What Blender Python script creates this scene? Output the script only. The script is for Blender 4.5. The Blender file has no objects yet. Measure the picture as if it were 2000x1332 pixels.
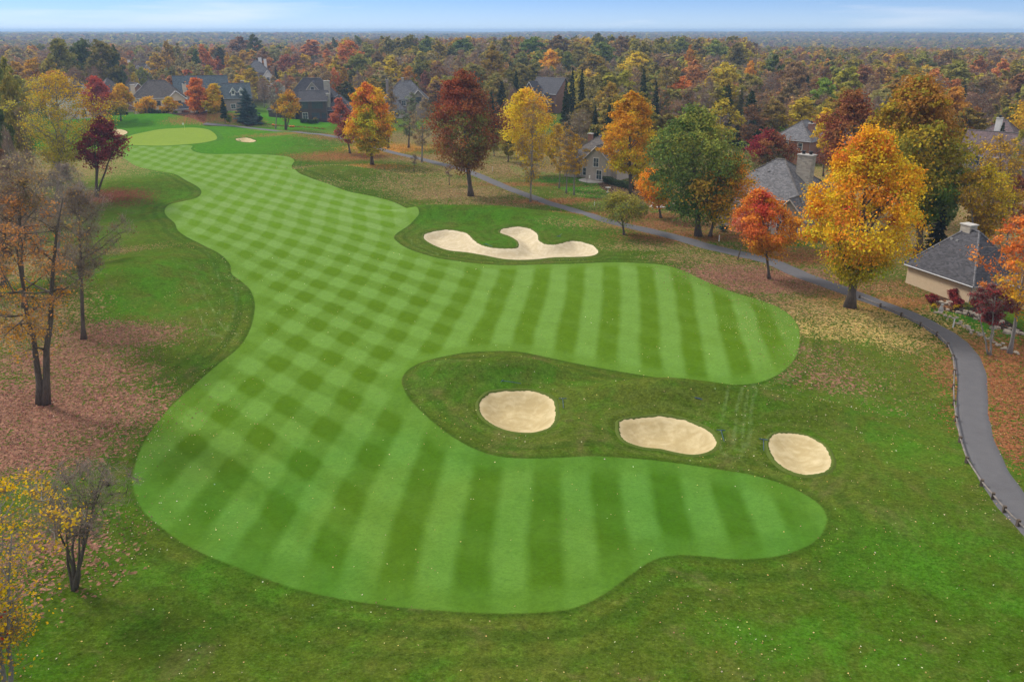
import bpy, math, random
import numpy as np
from mathutils import Vector, Matrix
S = bpy.context.scene
COL = S.collection
R_ = math.radians
# ------------------------------------------------------------------ camera
CAMH, FPX, EYE = 29.0, 1555.0, 60.0
PITCH = math.atan((666 - EYE) / FPX)
CP, SP = math.cos(PITCH), math.sin(PITCH)
cd = bpy.data.cameras.new('camera'); cam = bpy.data.objects.new('camera', cd); COL.objects.link(cam)
cam.location = (0, 0, CAMH); cam.rotation_euler = (R_(90) - PITCH, 0, 0)
cd.sensor_width = 36; cd.lens = 36 * FPX / 2000; cd.clip_start = .5; cd.clip_end = 40000
S.camera = cam
# ------------------------------------------------------------------ sky, sun, exposure
w = bpy.data.worlds.new("World"); S.world = w; w.use_nodes = True
nt = w.node_tree; nt.nodes.clear()
SUN_EL, SUN_AZ = 42.0, -55.0        # azimuth measured from the view direction, to the left
sky = nt.nodes.new('ShaderNodeTexSky'); sky.sky_type = 'NISHITA'; sky.sun_disc = False
sky.sun_elevation = R_(SUN_EL); sky.sun_rotation = R_(SUN_AZ); sky.altitude = 200
sky.air_density = 0.5; sky.dust_density = 0.0; sky.ozone_density = 4.5
tc = nt.nodes.new('ShaderNodeTexCoord')
mp = nt.nodes.new('ShaderNodeMapping'); mp.inputs['Scale'].default_value = (1.1, 1.1, 13)
nz = nt.nodes.new('ShaderNodeTexNoise'); nz.inputs['Scale'].default_value = 2.4; nz.inputs['Detail'].default_value = 7; nz.inputs['Roughness'].default_value = .55
rp = nt.nodes.new('ShaderNodeValToRGB'); rp.color_ramp.elements[0].position = .54; rp.color_ramp.elements[1].position = .90
mx = nt.nodes.new('ShaderNodeMix'); mx.data_type = 'RGBA'
tint = nt.nodes.new('ShaderNodeMix'); tint.data_type = 'RGBA'; tint.blend_type = 'MULTIPLY'; tint.inputs[0].default_value = 1
tint.inputs[7].default_value = (.76, .89, 1.12, 1)
mx.inputs[7].default_value = (11.4, 11.1, 10.8, 1)
bg = nt.nodes.new('ShaderNodeBackground'); bg.inputs['Strength'].default_value = 0.078
ow = nt.nodes.new('ShaderNodeOutputWorld')
L = nt.links.new
mulc = nt.nodes.new('ShaderNodeMath'); mulc.operation = 'MULTIPLY'; mulc.inputs[1].default_value = .8
sepz = nt.nodes.new('ShaderNodeSeparateXYZ'); L(tc.outputs['Generated'], sepz.inputs[0])
mr = nt.nodes.new('ShaderNodeMapRange'); mr.interpolation_type = 'SMOOTHSTEP'; mr.inputs[1].default_value = .04; mr.inputs[2].default_value = .40; mr.inputs[4].default_value = .50
L(sepz.outputs[2], mr.inputs[0]); addc = nt.nodes.new('ShaderNodeMath')          # thin high cloud, closing up overhead
L(tc.outputs['Generated'], mp.inputs[0]); L(mp.outputs[0], nz.inputs[0]); L(nz.outputs[0], addc.inputs[0]); L(mr.outputs[0], addc.inputs[1]); L(addc.outputs[0], rp.inputs[0])
L(rp.outputs[0], mulc.inputs[0]); L(mulc.outputs[0], mx.inputs[0])
L(sky.outputs[0], tint.inputs[6]); L(tint.outputs[2], mx.inputs[6]); hv = nt.nodes.new('ShaderNodeMapRange'); hv.interpolation_type = 'SMOOTHSTEP'; hv.inputs[1].default_value = -.02; hv.inputs[2].default_value = .05; hv.inputs[3].default_value = .62; hv.inputs[4].default_value = 0; L(sepz.outputs[2], hv.inputs[0])
veil = nt.nodes.new('ShaderNodeMix'); veil.data_type = 'RGBA'; veil.inputs[7].default_value = (7.0, 7.9, 9.2, 1); L(hv.outputs[0], veil.inputs[0]); L(mx.outputs[2], veil.inputs[6])   # pale air low over the horizon
L(veil.outputs[2], bg.inputs[0]); L(bg.outputs[0], ow.inputs[0])
sd_ = bpy.data.lights.new('sun', 'SUN'); sd_.energy = 2.6; sd_.angle = R_(11); sd_.color = (1, .95, .88)
sun = bpy.data.objects.new('sun', sd_); COL.objects.link(sun)
_d = Vector((math.sin(R_(SUN_AZ)) * math.cos(R_(SUN_EL)), math.cos(R_(SUN_AZ)) * math.cos(R_(SUN_EL)), math.sin(R_(SUN_EL))))
sun.rotation_euler = _d.to_track_quat('Z', 'Y').to_euler(); sun.location = (0, 0, 60)
S.view_settings.view_transform = 'Standard'; S.view_settings.look = 'None'; S.view_settings.gamma = 1
S.view_settings.use_curve_mapping = False; S.view_settings.exposure = 0.46
S.cycles.max_bounces = 5; S.cycles.diffuse_bounces = 3; S.cycles.transmission_bounces = 3; S.cycles.volume_bounces = 0
S.cycles.transparent_max_bounces = 4; S.cycles.use_denoising = True
# ------------------------------------------------------------------ helpers
rng = np.random.default_rng(7)
def tag(o, label=None, cat=None, group=None, kind=None):
    if label: o['label'] = label
    if cat: o['category'] = cat
    if group: o['group'] = group
    if kind: o['kind'] = kind
    return o
def empty(name, loc, rz=0, label=None, cat=None, group=None):
    o = bpy.data.objects.new(name, None); COL.objects.link(o); o.location = loc; o.rotation_euler = (0, 0, rz)
    o.empty_display_size = .2
    return tag(o, label, cat, group)
def link(name, me, mat=None, parent=None):
    o = bpy.data.objects.new(name, me); COL.objects.link(o)
    if mat is not None and len(me.materials) == 0: me.materials.append(mat)
    o.parent = parent
    return o
def np_mesh(name, V, Q, col=None, tris=False):
    """mesh from numpy: V (n,3), Q (m,4) or (m,3)"""
    me = bpy.data.meshes.new(name); V = np.asarray(V, 'f4'); Q = np.asarray(Q, 'i4'); k = Q.shape[1]
    me.vertices.add(len(V)); me.vertices.foreach_set('co', V.ravel())
    me.loops.add(Q.size); me.loops.foreach_set('vertex_index', Q.ravel())
    me.polygons.add(len(Q)); me.polygons.foreach_set('loop_start', np.arange(0, Q.size, k, dtype='i4'))
    me.polygons.foreach_set('loop_total', np.full(len(Q), k, 'i4'))
    if col is not None:
        a = me.attributes.new('Col', 'FLOAT_COLOR', 'POINT')
        c4 = np.ones((len(V), 4), 'f4'); c4[:, :3] = col; a.data.foreach_set('color', c4.ravel())
    me.update(calc_edges=True)
    return me
class MB:
    """collects shapes; link() makes ONE mesh object of them"""
    def __init__(s): s.v = []; s.f = []
    def box(s, x0, x1, y0, y1, z0, z1, rz=0, c=(0, 0)):
        n = len(s.v); ca, sa = math.cos(rz), math.sin(rz)
        for z in (z0, z1):
            for x, y in ((x0, y0), (x1, y0), (x1, y1), (x0, y1)):
                s.v.append((c[0] + x * ca - y * sa, c[1] + x * sa + y * ca, z))
        s.f += [(n, n+3, n+2, n+1), (n+4, n+5, n+6, n+7), (n, n+1, n+5, n+4), (n+1, n+2, n+6, n+5), (n+2, n+3, n+7, n+6), (n+3, n, n+4, n+7)]
        return s
    def poly(s, pts, faces):
        n = len(s.v); s.v += [tuple(p) for p in pts]; s.f += [tuple(n + i for i in f) for f in faces]; return s
    def tube(s, pts, rad, k=6, cap=True):
        pts = [Vector(p) for p in pts]; n = len(s.v)
        for i, p in enumerate(pts):
            t = (pts[min(i+1, len(pts)-1)] - pts[max(i-1, 0)]).normalized()
            a = t.cross(Vector((0, 0, 1)) if abs(t.z) < .9 else Vector((1, 0, 0))).normalized(); b = t.cross(a)
            r = rad[i] if isinstance(rad, (list, tuple)) else rad
            for j in range(k):
                q = 2 * math.pi * j / k; s.v.append(tuple(p + a * (math.cos(q) * r) + b * (math.sin(q) * r)))
        for i in range(len(pts) - 1):
            for j in range(k):
                s.f.append((n+i*k+j, n+i*k+(j+1) % k, n+(i+1)*k+(j+1) % k, n+(i+1)*k+j))
        if cap: s.f.append(tuple(n+j for j in range(k))[::-1]); s.f.append(tuple(n+(len(pts)-1)*k+j for j in range(k)))
        return s
    def lathe(s, prof, k=10, c=(0, 0)):
        n = len(s.v)
        for r, z in prof:
            for j in range(k):
                q = 2 * math.pi * j / k; s.v.append((c[0] + r * math.cos(q), c[1] + r * math.sin(q), z))
        for i in range(len(prof) - 1):
            for j in range(k): s.f.append((n+i*k+j, n+i*k+(j+1) % k, n+(i+1)*k+(j+1) % k, n+(i+1)*k+j))
        s.f.append(tuple(n+j for j in range(k))[::-1]); s.f.append(tuple(n+(len(prof)-1)*k+j for j in range(k)))
        return s
    def link(s, name, mat, parent=None, smooth=False):
        me = bpy.data.meshes.new(name); me.from_pydata(s.v, [], s.f); me.update()
        if smooth: me.shade_smooth()
        return link(name, me, mat, parent)
# ------------------------------------------------------------------ materials
def srgb(r, g, b): return tuple(((c/255) / 12.92 if c/255 <= .04045 else ((c/255 + .055) / 1.055) ** 2.4) for c in (r, g, b))
def newmat(name):
    m = bpy.data.materials.new(name); m.use_nodes = True; t = m.node_tree; t.nodes.clear()
    o = t.nodes.new('ShaderNodeOutputMaterial'); return m, t, o
def N(t, typ, ins=None, **kw):
    n = t.nodes.new(typ)
    for k, v in kw.items(): setattr(n, k, v)
    for k, v in (ins or {}).items():
        if isinstance(v, bpy.types.NodeSocket): t.links.new(v, n.inputs[k])
        else: n.inputs[k].default_value = v
    return n
def M_(t, op, a, b=None, c=None, clamp=False):
    n = t.nodes.new('ShaderNodeMath'); n.operation = op; n.use_clamp = clamp
    for i, v in enumerate((a, b, c)):
        if v is None: continue
        if isinstance(v, bpy.types.NodeSocket): t.links.new(v, n.inputs[i])
        else: n.inputs[i].default_value = v
    return n.outputs[0]
def MIX(t, f, a, b, blend='MIX'):
    n = t.nodes.new('ShaderNodeMix'); n.data_type = 'RGBA'; n.blend_type = blend
    for i, v in ((0, f), (6, a), (7, b)):
        if isinstance(v, bpy.types.NodeSocket): t.links.new(v, n.inputs[i])
        else: n.inputs[i].default_value = v if i == 0 else (*v[:3], 1)
    return n.outputs[2]
def SS(t, x, a, b):
    n = N(t, 'ShaderNodeMapRange', {0: x, 1: a, 2: b, 3: 0., 4: 1.}, interpolation_type='SMOOTHSTEP'); return n.outputs[0]
def noise(t, scale, detail=3, rough=.5, vec=None, dist=0):
    n = N(t, 'ShaderNodeTexNoise', {'Scale': scale, 'Detail': detail, 'Roughness': rough, 'Distortion': dist})
    if vec is not None: t.links.new(vec, n.inputs['Vector'])
    return n.outputs[0]
def pos(t): return N(t, 'ShaderNodeNewGeometry').outputs['Position']
def simple(name, col, var=.25, scale=3., rough=.85, bump=0., bscale=20., objspace=True, spec=.3, stretch=None):
    m, t, o = newmat(name)
    v = N(t, 'ShaderNodeTexCoord').outputs['Object'] if objspace else pos(t)
    if stretch: v = N(t, 'ShaderNodeMapping', {'Vector': v, 'Scale': stretch}).outputs[0]
    n1 = noise(t, scale, 5, .6, v)
    n2 = noise(t, scale * .13, 2, .5, v)
    f = M_(t, 'ADD', M_(t, 'MULTIPLY', n1, .65), M_(t, 'MULTIPLY', n2, .35))
    c = MIX(t, SS(t, f, .3, .7), tuple(x * (1 - var) for x in col), tuple(min(1, x * (1 + var)) for x in col))
    p = N(t, 'ShaderNodeBsdfPrincipled', {'Base Color': c, 'Roughness': rough, 'Specular IOR Level': spec})
    if bump:
        b = N(t, 'ShaderNodeBump', {'Height': noise(t, bscale, 4, .6, v), 'Strength': bump, 'Distance': .05}); t.links.new(b.outputs[0], p.inputs['Normal'])
    t.links.new(p.outputs[0], o.inputs[0]); return m
def roofmat(name, col):
    m, t, o = newmat(name); v = N(t, 'ShaderNodeTexCoord').outputs['Object']
    vm = N(t, 'ShaderNodeMapping', {'Vector': v, 'Scale': (3.2, 3.2, 7.)}).outputs[0]
    vo = N(t, 'ShaderNodeTexVoronoi', {'Vector': vm, 'Scale': 1.}).outputs['Color']
    vs = N(t, 'ShaderNodeSeparateColor', {0: vo}).outputs[0]
    z = N(t, 'ShaderNodeSeparateXYZ', {0: v}).outputs[2]
    ln = M_(t, 'PINGPONG', M_(t, 'MULTIPLY', z, 6.), .5)
    st = noise(t, .6, 4, .6, v)
    c = MIX(t, vs, tuple(x * .6 for x in col), tuple(x * 1.45 for x in col))
    c = MIX(t, M_(t, 'MULTIPLY', SS(t, st, .5, .75), .35), c, tuple(x * .55 + .02 for x in col))
    c = MIX(t, M_(t, 'MULTIPLY', SS(t, ln, .12, .0), .5), c, tuple(x * .4 for x in col))
    b = N(t, 'ShaderNodeBump', {'Height': vs, 'Strength': .4, 'Distance': .03})
    p = N(t, 'ShaderNodeBsdfPrincipled', {'Base Color': c, 'Roughness': .9, 'Normal': b.outputs[0]})
    t.links.new(p.outputs[0], o.inputs[0]); return m
def brickmat(name, c1, c2, mortar, scale=1., sx=(.5, .25)):
    m, t, o = newmat(name); v = N(t, 'ShaderNodeTexCoord').outputs['Object']
    s = N(t, 'ShaderNodeSeparateXYZ', {0: v}); u = M_(t, 'ADD', s.outputs[0], s.outputs[1])
    cv = N(t, 'ShaderNodeCombineXYZ', {0: u, 1: s.outputs[2], 2: 0.}).outputs[0]
    b = N(t, 'ShaderNodeTexBrick', {'Vector': cv, 'Color1': (*c1, 1), 'Color2': (*c2, 1), 'Mortar': (*mortar, 1), 'Scale': scale,
          'Mortar Size': .012, 'Brick Width': sx[0], 'Row Height': sx[1]})
    c = MIX(t, M_(t, 'MULTIPLY', noise(t, 1.3, 4, .6, v), .4), b.outputs[0], tuple(x * .6 for x in c1))
    p = N(t, 'ShaderNodeBsdfPrincipled', {'Base Color': c, 'Roughness': .9})
    t.links.new(p.outputs[0], o.inputs[0]); return m
MT = {}
MT['roof_dark'] = roofmat('roof_dark', (.058, .056, .064)); MT['roof_grey'] = roofmat('roof_grey', (.13, .127, .135))
MT['roof_brown'] = roofmat('roof_brown', (.125, .085, .085)); MT['roof_green'] = roofmat('roof_green', (.085, .11, .125)); MT['roof_taupe'] = roofmat('roof_taupe', (.10, .088, .082))
MT['stucco'] = simple('stucco', (.42, .37, .32), .12, 2, .9, .1); MT['cream'] = simple('cream', (.62, .52, .40), .1, 2, .9); MT['white'] = simple('white', (.75, .73, .7), .08, 2, .7)
MT['taupe'] = simple('taupe', (.27, .22, .20), .15, 2, .9); MT['darkwood'] = simple('darkwood', (.085, .065, .06), .25, 3, .8, stretch=(6, 6, .5))
MT['stone'] = brickmat('stone', (.50, .45, .38), (.28, .25, .22), (.36, .34, .3), 1., (.55, .22))
MT['brick_beige'] = brickmat('brick_beige', (.62, .47, .29), (.55, .40, .25), (.58, .47, .33), 1., (.24, .09))
MT['brick_red'] = brickmat('brick_red', (.30, .12, .075), (.22, .09, .06), (.32, .25, .2), 1., (.24, .09))
MT['metal'] = simple('metal', (.25, .25, .26), .1, 3, .45, spec=.5); MT['black'] = simple('black', (.02, .02, .022), .2, 3, .5)
MT['trunk'] = simple('trunk', (.115, .09, .072), .45, 6, .95, .8, 14, stretch=(3, 3, .6)); MT['trunk_grey'] = simple('trunk_grey', (.24, .22, .20), .35, 6, .95, .6, 14, stretch=(3, 3, .6))
MT['wood'] = simple('wood', (.30, .26, .22), .3, 5, .9, .3); MT['post_wood'] = simple('post_wood', (.10, .075, .055), .3, 5, .9, .3)
MT['limestone'] = simple('limestone', (.33, .28, .22), .35, 4, .9, .5, 8, objspace=False); MT['mulch'] = simple('mulch', (.035, .026, .022), .5, 6, .95, .6, 20, objspace=False)
MT['concrete'] = simple('concrete', (.45, .43, .40), .15, 3, .9); MT['green_plastic'] = simple('green_plastic', (.02, .20, .09), .1, 3, .4); MT['blue_paint'] = simple('blue_paint', (.03, .07, .16), .1, 3, .5)
MT['flag_red'] = simple('flag_red', (.8, .8, .78), .05, 3, .7); MT['yellow_paint'] = simple('yellow_paint', (.6, .6, .1), .05, 3, .5)
MT['pumpkin'] = simple('pumpkin', (.65, .17, .02), .15, 3, .6)
def _glass():
    m, t, o = newmat('glass'); v = N(t, 'ShaderNodeTexCoord').outputs['Object']
    c = MIX(t, noise(t, .9, 2, .5, v), (.03, .04, .05), (.10, .14, .17))
    p = N(t, 'ShaderNodeBsdfPrincipled', {'Base Color': c, 'Roughness': .12, 'Specular IOR Level': .6, 'Metallic': .1})
    t.links.new(p.outputs[0], o.inputs[0]); return m
MT['glass'] = _glass()
def _foliage(name, instancer=False):
    m, t, o = newmat(name)
    a = N(t, 'ShaderNodeAttribute', attribute_name='Col').outputs['Color']
    if instancer: b = N(t, 'ShaderNodeAttribute', attribute_name='tint', attribute_type='INSTANCER').outputs['Color']
    else: b = N(t, 'ShaderNodeObjectInfo').outputs['Color']
    c = MIX(t, 1., a, b, 'MULTIPLY')
    d = N(t, 'ShaderNodeBsdfDiffuse', {0: c}); tr = N(t, 'ShaderNodeBsdfTranslucent', {0: c})
    ms = N(t, 'ShaderNodeMixShader', {0: .3, 1: d.outputs[0], 2: tr.outputs[0]})
    t.links.new(ms.outputs[0], o.inputs[0]); return m
MT['foliage'] = _foliage('foliage'); MT['foliage_far'] = _foliage('foliage_far', True)
# ------------------------------------------------------------------ from the photograph's viewing geometry to the ground
def ray(px, py):
    u, v = px - 1000., 666. - py
    return np.array([u, FPX * CP + v * SP, -FPX * SP + v * CP])
def G0(px, py, z=0.):
    d = ray(px, py); t = (CAMH - z) / -d[2]; return d[0] * t, d[1] * t
def pxm(Y, z=0.): return FPX / (Y * CP + (CAMH - z) * SP)           # photograph pixels per metre at forward distance Y
def Zat(Y, py):                                                     # height of what shows at row py at forward distance Y
    k = (666. - py) / FPX; return CAMH + Y * (k * CP - SP) / (CP + k * SP)
def Xat(px, Y, z): return (px - 1000.) / pxm(Y, z)
# mounds: row, column of the photograph, radii in metres, turn, height
MOUNDS = [(345, 240, 34, 9, 0, 3.0), (440, 243, 14, 7, .2, 2.0), (345, 262, 26, 15, 0, 1.1), (600, 277, 14, 8, .3, 1.6), (555, 268, 12, 6, 0, 1.2), (680, 345, 13, 5, -.35, 2.2),
          (950, 424, 15, 3.4, -.12, 1.9), (820, 428, 5, 3.5, .3, .6), (1070, 440, 8, 2.8, -.25, .9), (290, 365, 13, 12, 0, 1.3), (240, 560, 8, 10, 0, 2.3), (340, 500, 7, 12, .3, .8),
          (1000, 733, 5.0, 1.7, 0, 1.8), (860, 740, 3.0, 4.0, 0, 1.1), (1300, 778, 7, 2.1, -.15, 1.6), (1560, 812, 5, 2.3, -.4, 1.4), (1120, 850, 3, 4, 0, .45), (1440, 840, 2.5, 4, 0, .4),
          (1750, 1000, 9, 12, .3, .8), (420, 1230, 12, 5, 0, -.5), (230, 800, 8, 8, 0, -.4), (1620, 720, 8, 7, 0, .5), (1850, 1180, 8, 6, 0, -.5)]
_MG = []
for (px, py, rx, ry, a, hh) in MOUNDS:
    x, y = G0(px, py); _MG.append((x, y, rx, ry, a, hh))
def Hbase(x, y):
    x = np.asarray(x, float); y = np.asarray(y, float); z = np.zeros_like(x + y)
    for (cx, cy, rx, ry, a, hh) in _MG:
        dx, dy = x - cx, y - cy; ca, sa = math.cos(a), math.sin(a)
        u, v = (dx * ca + dy * sa) / rx, (-dx * sa + dy * ca) / ry
        z = z + hh * np.exp(-(u * u + v * v) ** 1.15)
    z = z + .12 * np.sin(x * .21 + 1.3) * np.sin(y * .17 + .4) + .06 * np.sin(x * .53 + y * .31)
    r = np.hypot(x, y); az = np.arctan2(x, np.maximum(y, 1e-3))
    far = np.clip((r - 650) / 700, 0, 1); far = far * far * (3 - 2 * far)
    right = np.clip((az - .05) / .35, 0, 1)
    z = z + far * (-9 + 4 * np.sin(x * .0031 + 1) * np.cos(y * .0023)) * (.35 + .65 * right)
    f2 = np.clip((r - 1500) / 1500, 0, 1); f2 = f2 * f2 * (3 - 2 * f2)
    z = z + f2 * (6 + 6 * right + 5 * np.sin(x * .0021 + .5) * np.sin(y * .0013 + 2) + 2 * np.sin(x * .0057))
    return z
def cr(pts, n=5, closed=True):
    """Catmull-Rom through the points"""
    P = np.array(pts, float); m = len(P); out = []
    rngi = range(m) if closed else range(m - 1)
    for i in rngi:
        g = (lambda k: P[k % m]) if closed else (lambda k: P[min(max(k, 0), m - 1)])
        a, b, c, d = g(i-1), g(i), g(i+1), g(i+2)
        for t in np.arange(n) / n:
            out.append(.5 * ((2*b) + (c-a)*t + (2*a-5*b+4*c-d)*t*t + (-a+3*b-3*c+d)*t**3))
    if not closed: out.append(P[-1])
    return np.array(out)
def Gb(px, py, f=None):
    f = f or Hbase; z = 0.
    for _ in range(14):
        x, y = G0(px, py, z); z = .5 * z + .5 * float(f(x, y))
    return x, y, z
def groundpoly(pts, n=5, closed=True):
    return cr([Gb(*p)[:2] for p in pts], n, closed)
def sdf(x, y, poly, closed=True, clip=40.):
    """distance to a polygon's outline, positive inside"""
    x = np.asarray(x, 'f8'); y = np.asarray(y, 'f8'); out = np.full(x.shape, -clip)
    lo, hi = poly.min(0) - clip, poly.max(0) + clip
    k = (x > lo[0]) & (x < hi[0]) & (y > lo[1]) & (y < hi[1])
    X, Y = x[k], y[k]
    if X.size == 0: return out
    d2 = np.full(X.shape, 1e12); ins = np.zeros(X.shape, bool); n = len(poly)
    for i in range(n if closed else n - 1):
        ax, ay = poly[i]; bx, by = poly[(i+1) % n]; ex, ey = bx - ax, by - ay
        t = np.clip(((X - ax) * ex + (Y - ay) * ey) / (ex*ex + ey*ey + 1e-12), 0, 1)
        d2 = np.minimum(d2, (X - ax - t*ex) ** 2 + (Y - ay - t*ey) ** 2)
        if closed and ay != by:
            c = ((ay > Y) != (by > Y)) & (X < (bx - ax) * (Y - ay) / (by - ay) + ax); ins ^= c
    d = np.sqrt(d2); out[k] = np.where(ins, d, -d) if closed else -d
    return out
FAIR_PX = [(300,281),(262,284),(250,288),(243,297),(240,307),(246,312),(264,324),(300,333),(339,340),(360,351),(387,366),(393,377),(383,387),(354,394),(330,400),(321,412),(327,424),(341,436),(347,450),(366,464),(400,481),(430,497),(449,517),(452,535),(470,549),(488,566),(497,590),(495,618),(486,648),(465,680),(430,708),(390,742),(340,787),(305,827),(280,865),(265,902),(258,938),(266,975),(285,1005),(318,1033),(355,1060),(400,1083),(450,1103),(505,1125),(565,1146),(640,1165),(720,1178),(800,1188),(880,1194),(960,1198),(1040,1197),(1110,1190),(1160,1172),(1200,1147),(1240,1117),(1272,1096),(1310,1085),(1370,1086),(1430,1092),(1490,1090),(1545,1080),(1588,1060),(1610,1036),(1616,1010),(1600,984),(1565,961),(1520,942),(1460,925),(1400,916),(1330,905),(1260,897),(1180,891),(1100,893),(1040,895),(990,893),(950,885),(910,868),(870,843),(832,811),(802,781),(787,754),(787,736),(803,718),(842,702),(900,690),(960,686),(1010,687),(1060,696),(1130,711),(1200,724),(1280,737),(1360,748),(1430,752),(1490,745),(1530,725),(1553,700),(1562,670),(1561,643),(1548,620),(1520,600),(1480,585),(1430,570),(1380,550),(1330,527),(1290,517),(1230,513),(1150,514),(1080,516),(1020,518),(960,517),(900,511),(850,503),(800,487),(776,472),(770,462),(784,450),(808,431),(819,415),(808,408),(770,395),(720,382),(680,374),(640,359),(605,347),(580,335),(570,325),(575,314),(560,306),(512,302),(460,301),(410,301),(384,298),(373,291),(376,285),(350,281)]
GREEN_PX = [(237,278),(245,270),(262,263),(290,257),(325,252),(365,250),(400,252),(415,258),(424,270),(412,276),(380,281),(340,284),(300,285),(262,284),(242,282)]
BUNK_PX = {
 'big': [(827,463),(832,455),(856,449),(880,448),(910,454),(924,466),(937,476),(958,482),(988,484),(1006,483),(1013,478),(1009,469),(996,461),(979,455),(976,450),(984,445),(1006,442),(1027,443),(1042,449),(1051,458),(1052,467),(1062,474),(1081,477),(1099,473),(1117,469),(1138,472),(1159,479),(1169,490),(1160,498),(1135,501),(1084,502),(1045,506),(1015,507),(982,505),(946,498),(910,492),(880,489),(856,482),(835,471)],
 'left': [(935,790),(940,778),(958,764),(1003,760),(1039,761),(1070,770),(1084,786),(1085,813),(1075,831),(1050,841),(1025,843),(989,838),(958,824),(940,808)],
 'mid': [(1209,831),(1212,820),(1237,814),(1291,810),(1327,815),(1363,827),(1390,842),(1401,858),(1397,871),(1381,881),(1354,886),(1322,882),(1291,875),(1255,871),(1223,860),(1211,847)],
 'right': [(1500,867),(1507,851),(1525,844),(1552,845),(1583,853),(1610,869),(1622,889),(1625,905),(1615,919),(1588,926),(1561,925),(1529,912),(1507,889)],
 'fl': [(204,260),(212,254),(228,252),(242,254),(249,258),(243,263),(228,266),(212,265)],
 'fr': [(460,272),(468,270),(482,269),(494,272),(500,275),(494,278),(482,278),(468,276)]}
FAIR, GREEN = groundpoly(FAIR_PX, 4), groundpoly(GREEN_PX, 4)
BUNK = {k: groundpoly(v, 3) for k, v in BUNK_PX.items()}
BDEPTH = {'big': 1.1, 'left': 1.2, 'mid': 1.1, 'right': .7, 'fl': 1.1, 'fr': .9}
def Hf(x, y):
    z = Hbase(x, y); x = np.asarray(x, float) + 0 * z; y = np.asarray(y, float) + 0 * z
    for k, p in BUNK.items():
        s = sdf(np.atleast_1d(x), np.atleast_1d(y), p, clip=4.).reshape(np.shape(x))
        t = np.clip((s + .9) / 3.2, 0, 1); z = z - BDEPTH[k] * t * t * (3 - 2 * t)
    return z
def P(px, py, dz=0.):
    x, y, z = Gb(px, py, Hf); return Vector((x, y, z + dz))
def at(px, Y):                                                     # ground point below column px at forward distance Y
    x = (px - 1000.) / FPX * (Y * CP + CAMH * SP); return Vector((x, Y, float(Hbase(x, Y))))
# ------------------------------------------------------------------ mowing pattern: row coordinates measured on the ground
AA, BA = R_(5.3), R_(134.5)
def uA(x, y): return x * math.cos(AA) - y * math.sin(AA)
def uB(x, y): return -(x * math.cos(BA) - y * math.sin(BA))
_Z = lambda a, b: (240 + a / 2.379, 640 + b / 2.379)
_W = lambda a, b: (300 + a / 3.172, 280 + b / 3.172)
NA = [(_W(300,520),-8),(_W(545,610),-6),(_W(625,565),-6),(_W(820,715),-4),(_W(720,795),-5),(_W(930,995),-2),(_Z(670,70),-2),(_Z(820,150),-1),(_Z(320,740),-1),(_Z(465,570),-1),(_Z(610,390),-1),(_Z(665,700),0),(_Z(790,530),0),(_Z(900,360),0),(_Z(1145,20),0),
      (_Z(520,900),0),(_Z(880,850),1),(_Z(740,1070),1),(_Z(1000,630),1),(_Z(1310,570),2),(_Z(1230,790),2),(_Z(1060,1130),2),(_Z(1530,720),3),(_Z(1430,1150),3),
      ((1094,518),4),((1064,698),4),((1160,518),5),((1146,700),5),((1226,518),6),((1230,705),6),((1267,625),6.5),((1343,625),7.5),((1418,625),8.5),((1188,704),5.5),((1271,704),6.5),((1352,704),7.5),((1442,704),8.5),((1330,540),7.5),
      ((950,960),3.5),((1074,960),4.5),((1190,960),5.5),((1310,960),6.5),((1422,960),7.5),((1546,960),8.5),((926,1140),3.5),((1068,1140),4.5),((1196,1040),5.5),((1322,1040),6.5),((1438,1040),7.5),((1554,1040),8.5)]
NB = [(_Z(790,530),0),(_Z(1000,630),0),(_Z(900,360),1),(_Z(720,270),1),(_Z(990,230),2),(_Z(1170,310),2),(_Z(1065,125),3),(_Z(1145,20),4),(_W(1125,1085),4),(_W(1620,1135),5),(_W(720,795),5),(_W(545,610),6),(_W(1300,890),6),(_W(625,565),7),(_W(690,530),8),(_W(760,490),9),(_W(810,455),10)]
def _fit(nodes, u, deg):
    g = [Gb(*p) for p, _ in nodes]; a = np.array([u(q[0], q[1]) for q in g]); return np.polyfit(a, [k for _, k in nodes], deg)
FB = _fit(NB, uB, 1)
def _basis(x, y): x = x / 50.; y = (np.minimum(y, 135.) + .35 * np.maximum(y - 135., 0)) / 100.; return np.stack([1 + 0*x, x, y, x*x, x*y, y*y, x*x*y, x*y*y, y*y*y], -1)
_g = np.array([Gb(*p)[:2] for p, _ in NA]); FA = np.linalg.lstsq(_basis(_g[:, 0], _g[:, 1]), np.array([k for _, k in NA], float), rcond=None)[0]
print('row fit error', np.abs(_basis(_g[:, 0], _g[:, 1]) @ FA - np.array([k for _, k in NA])).max())
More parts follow.
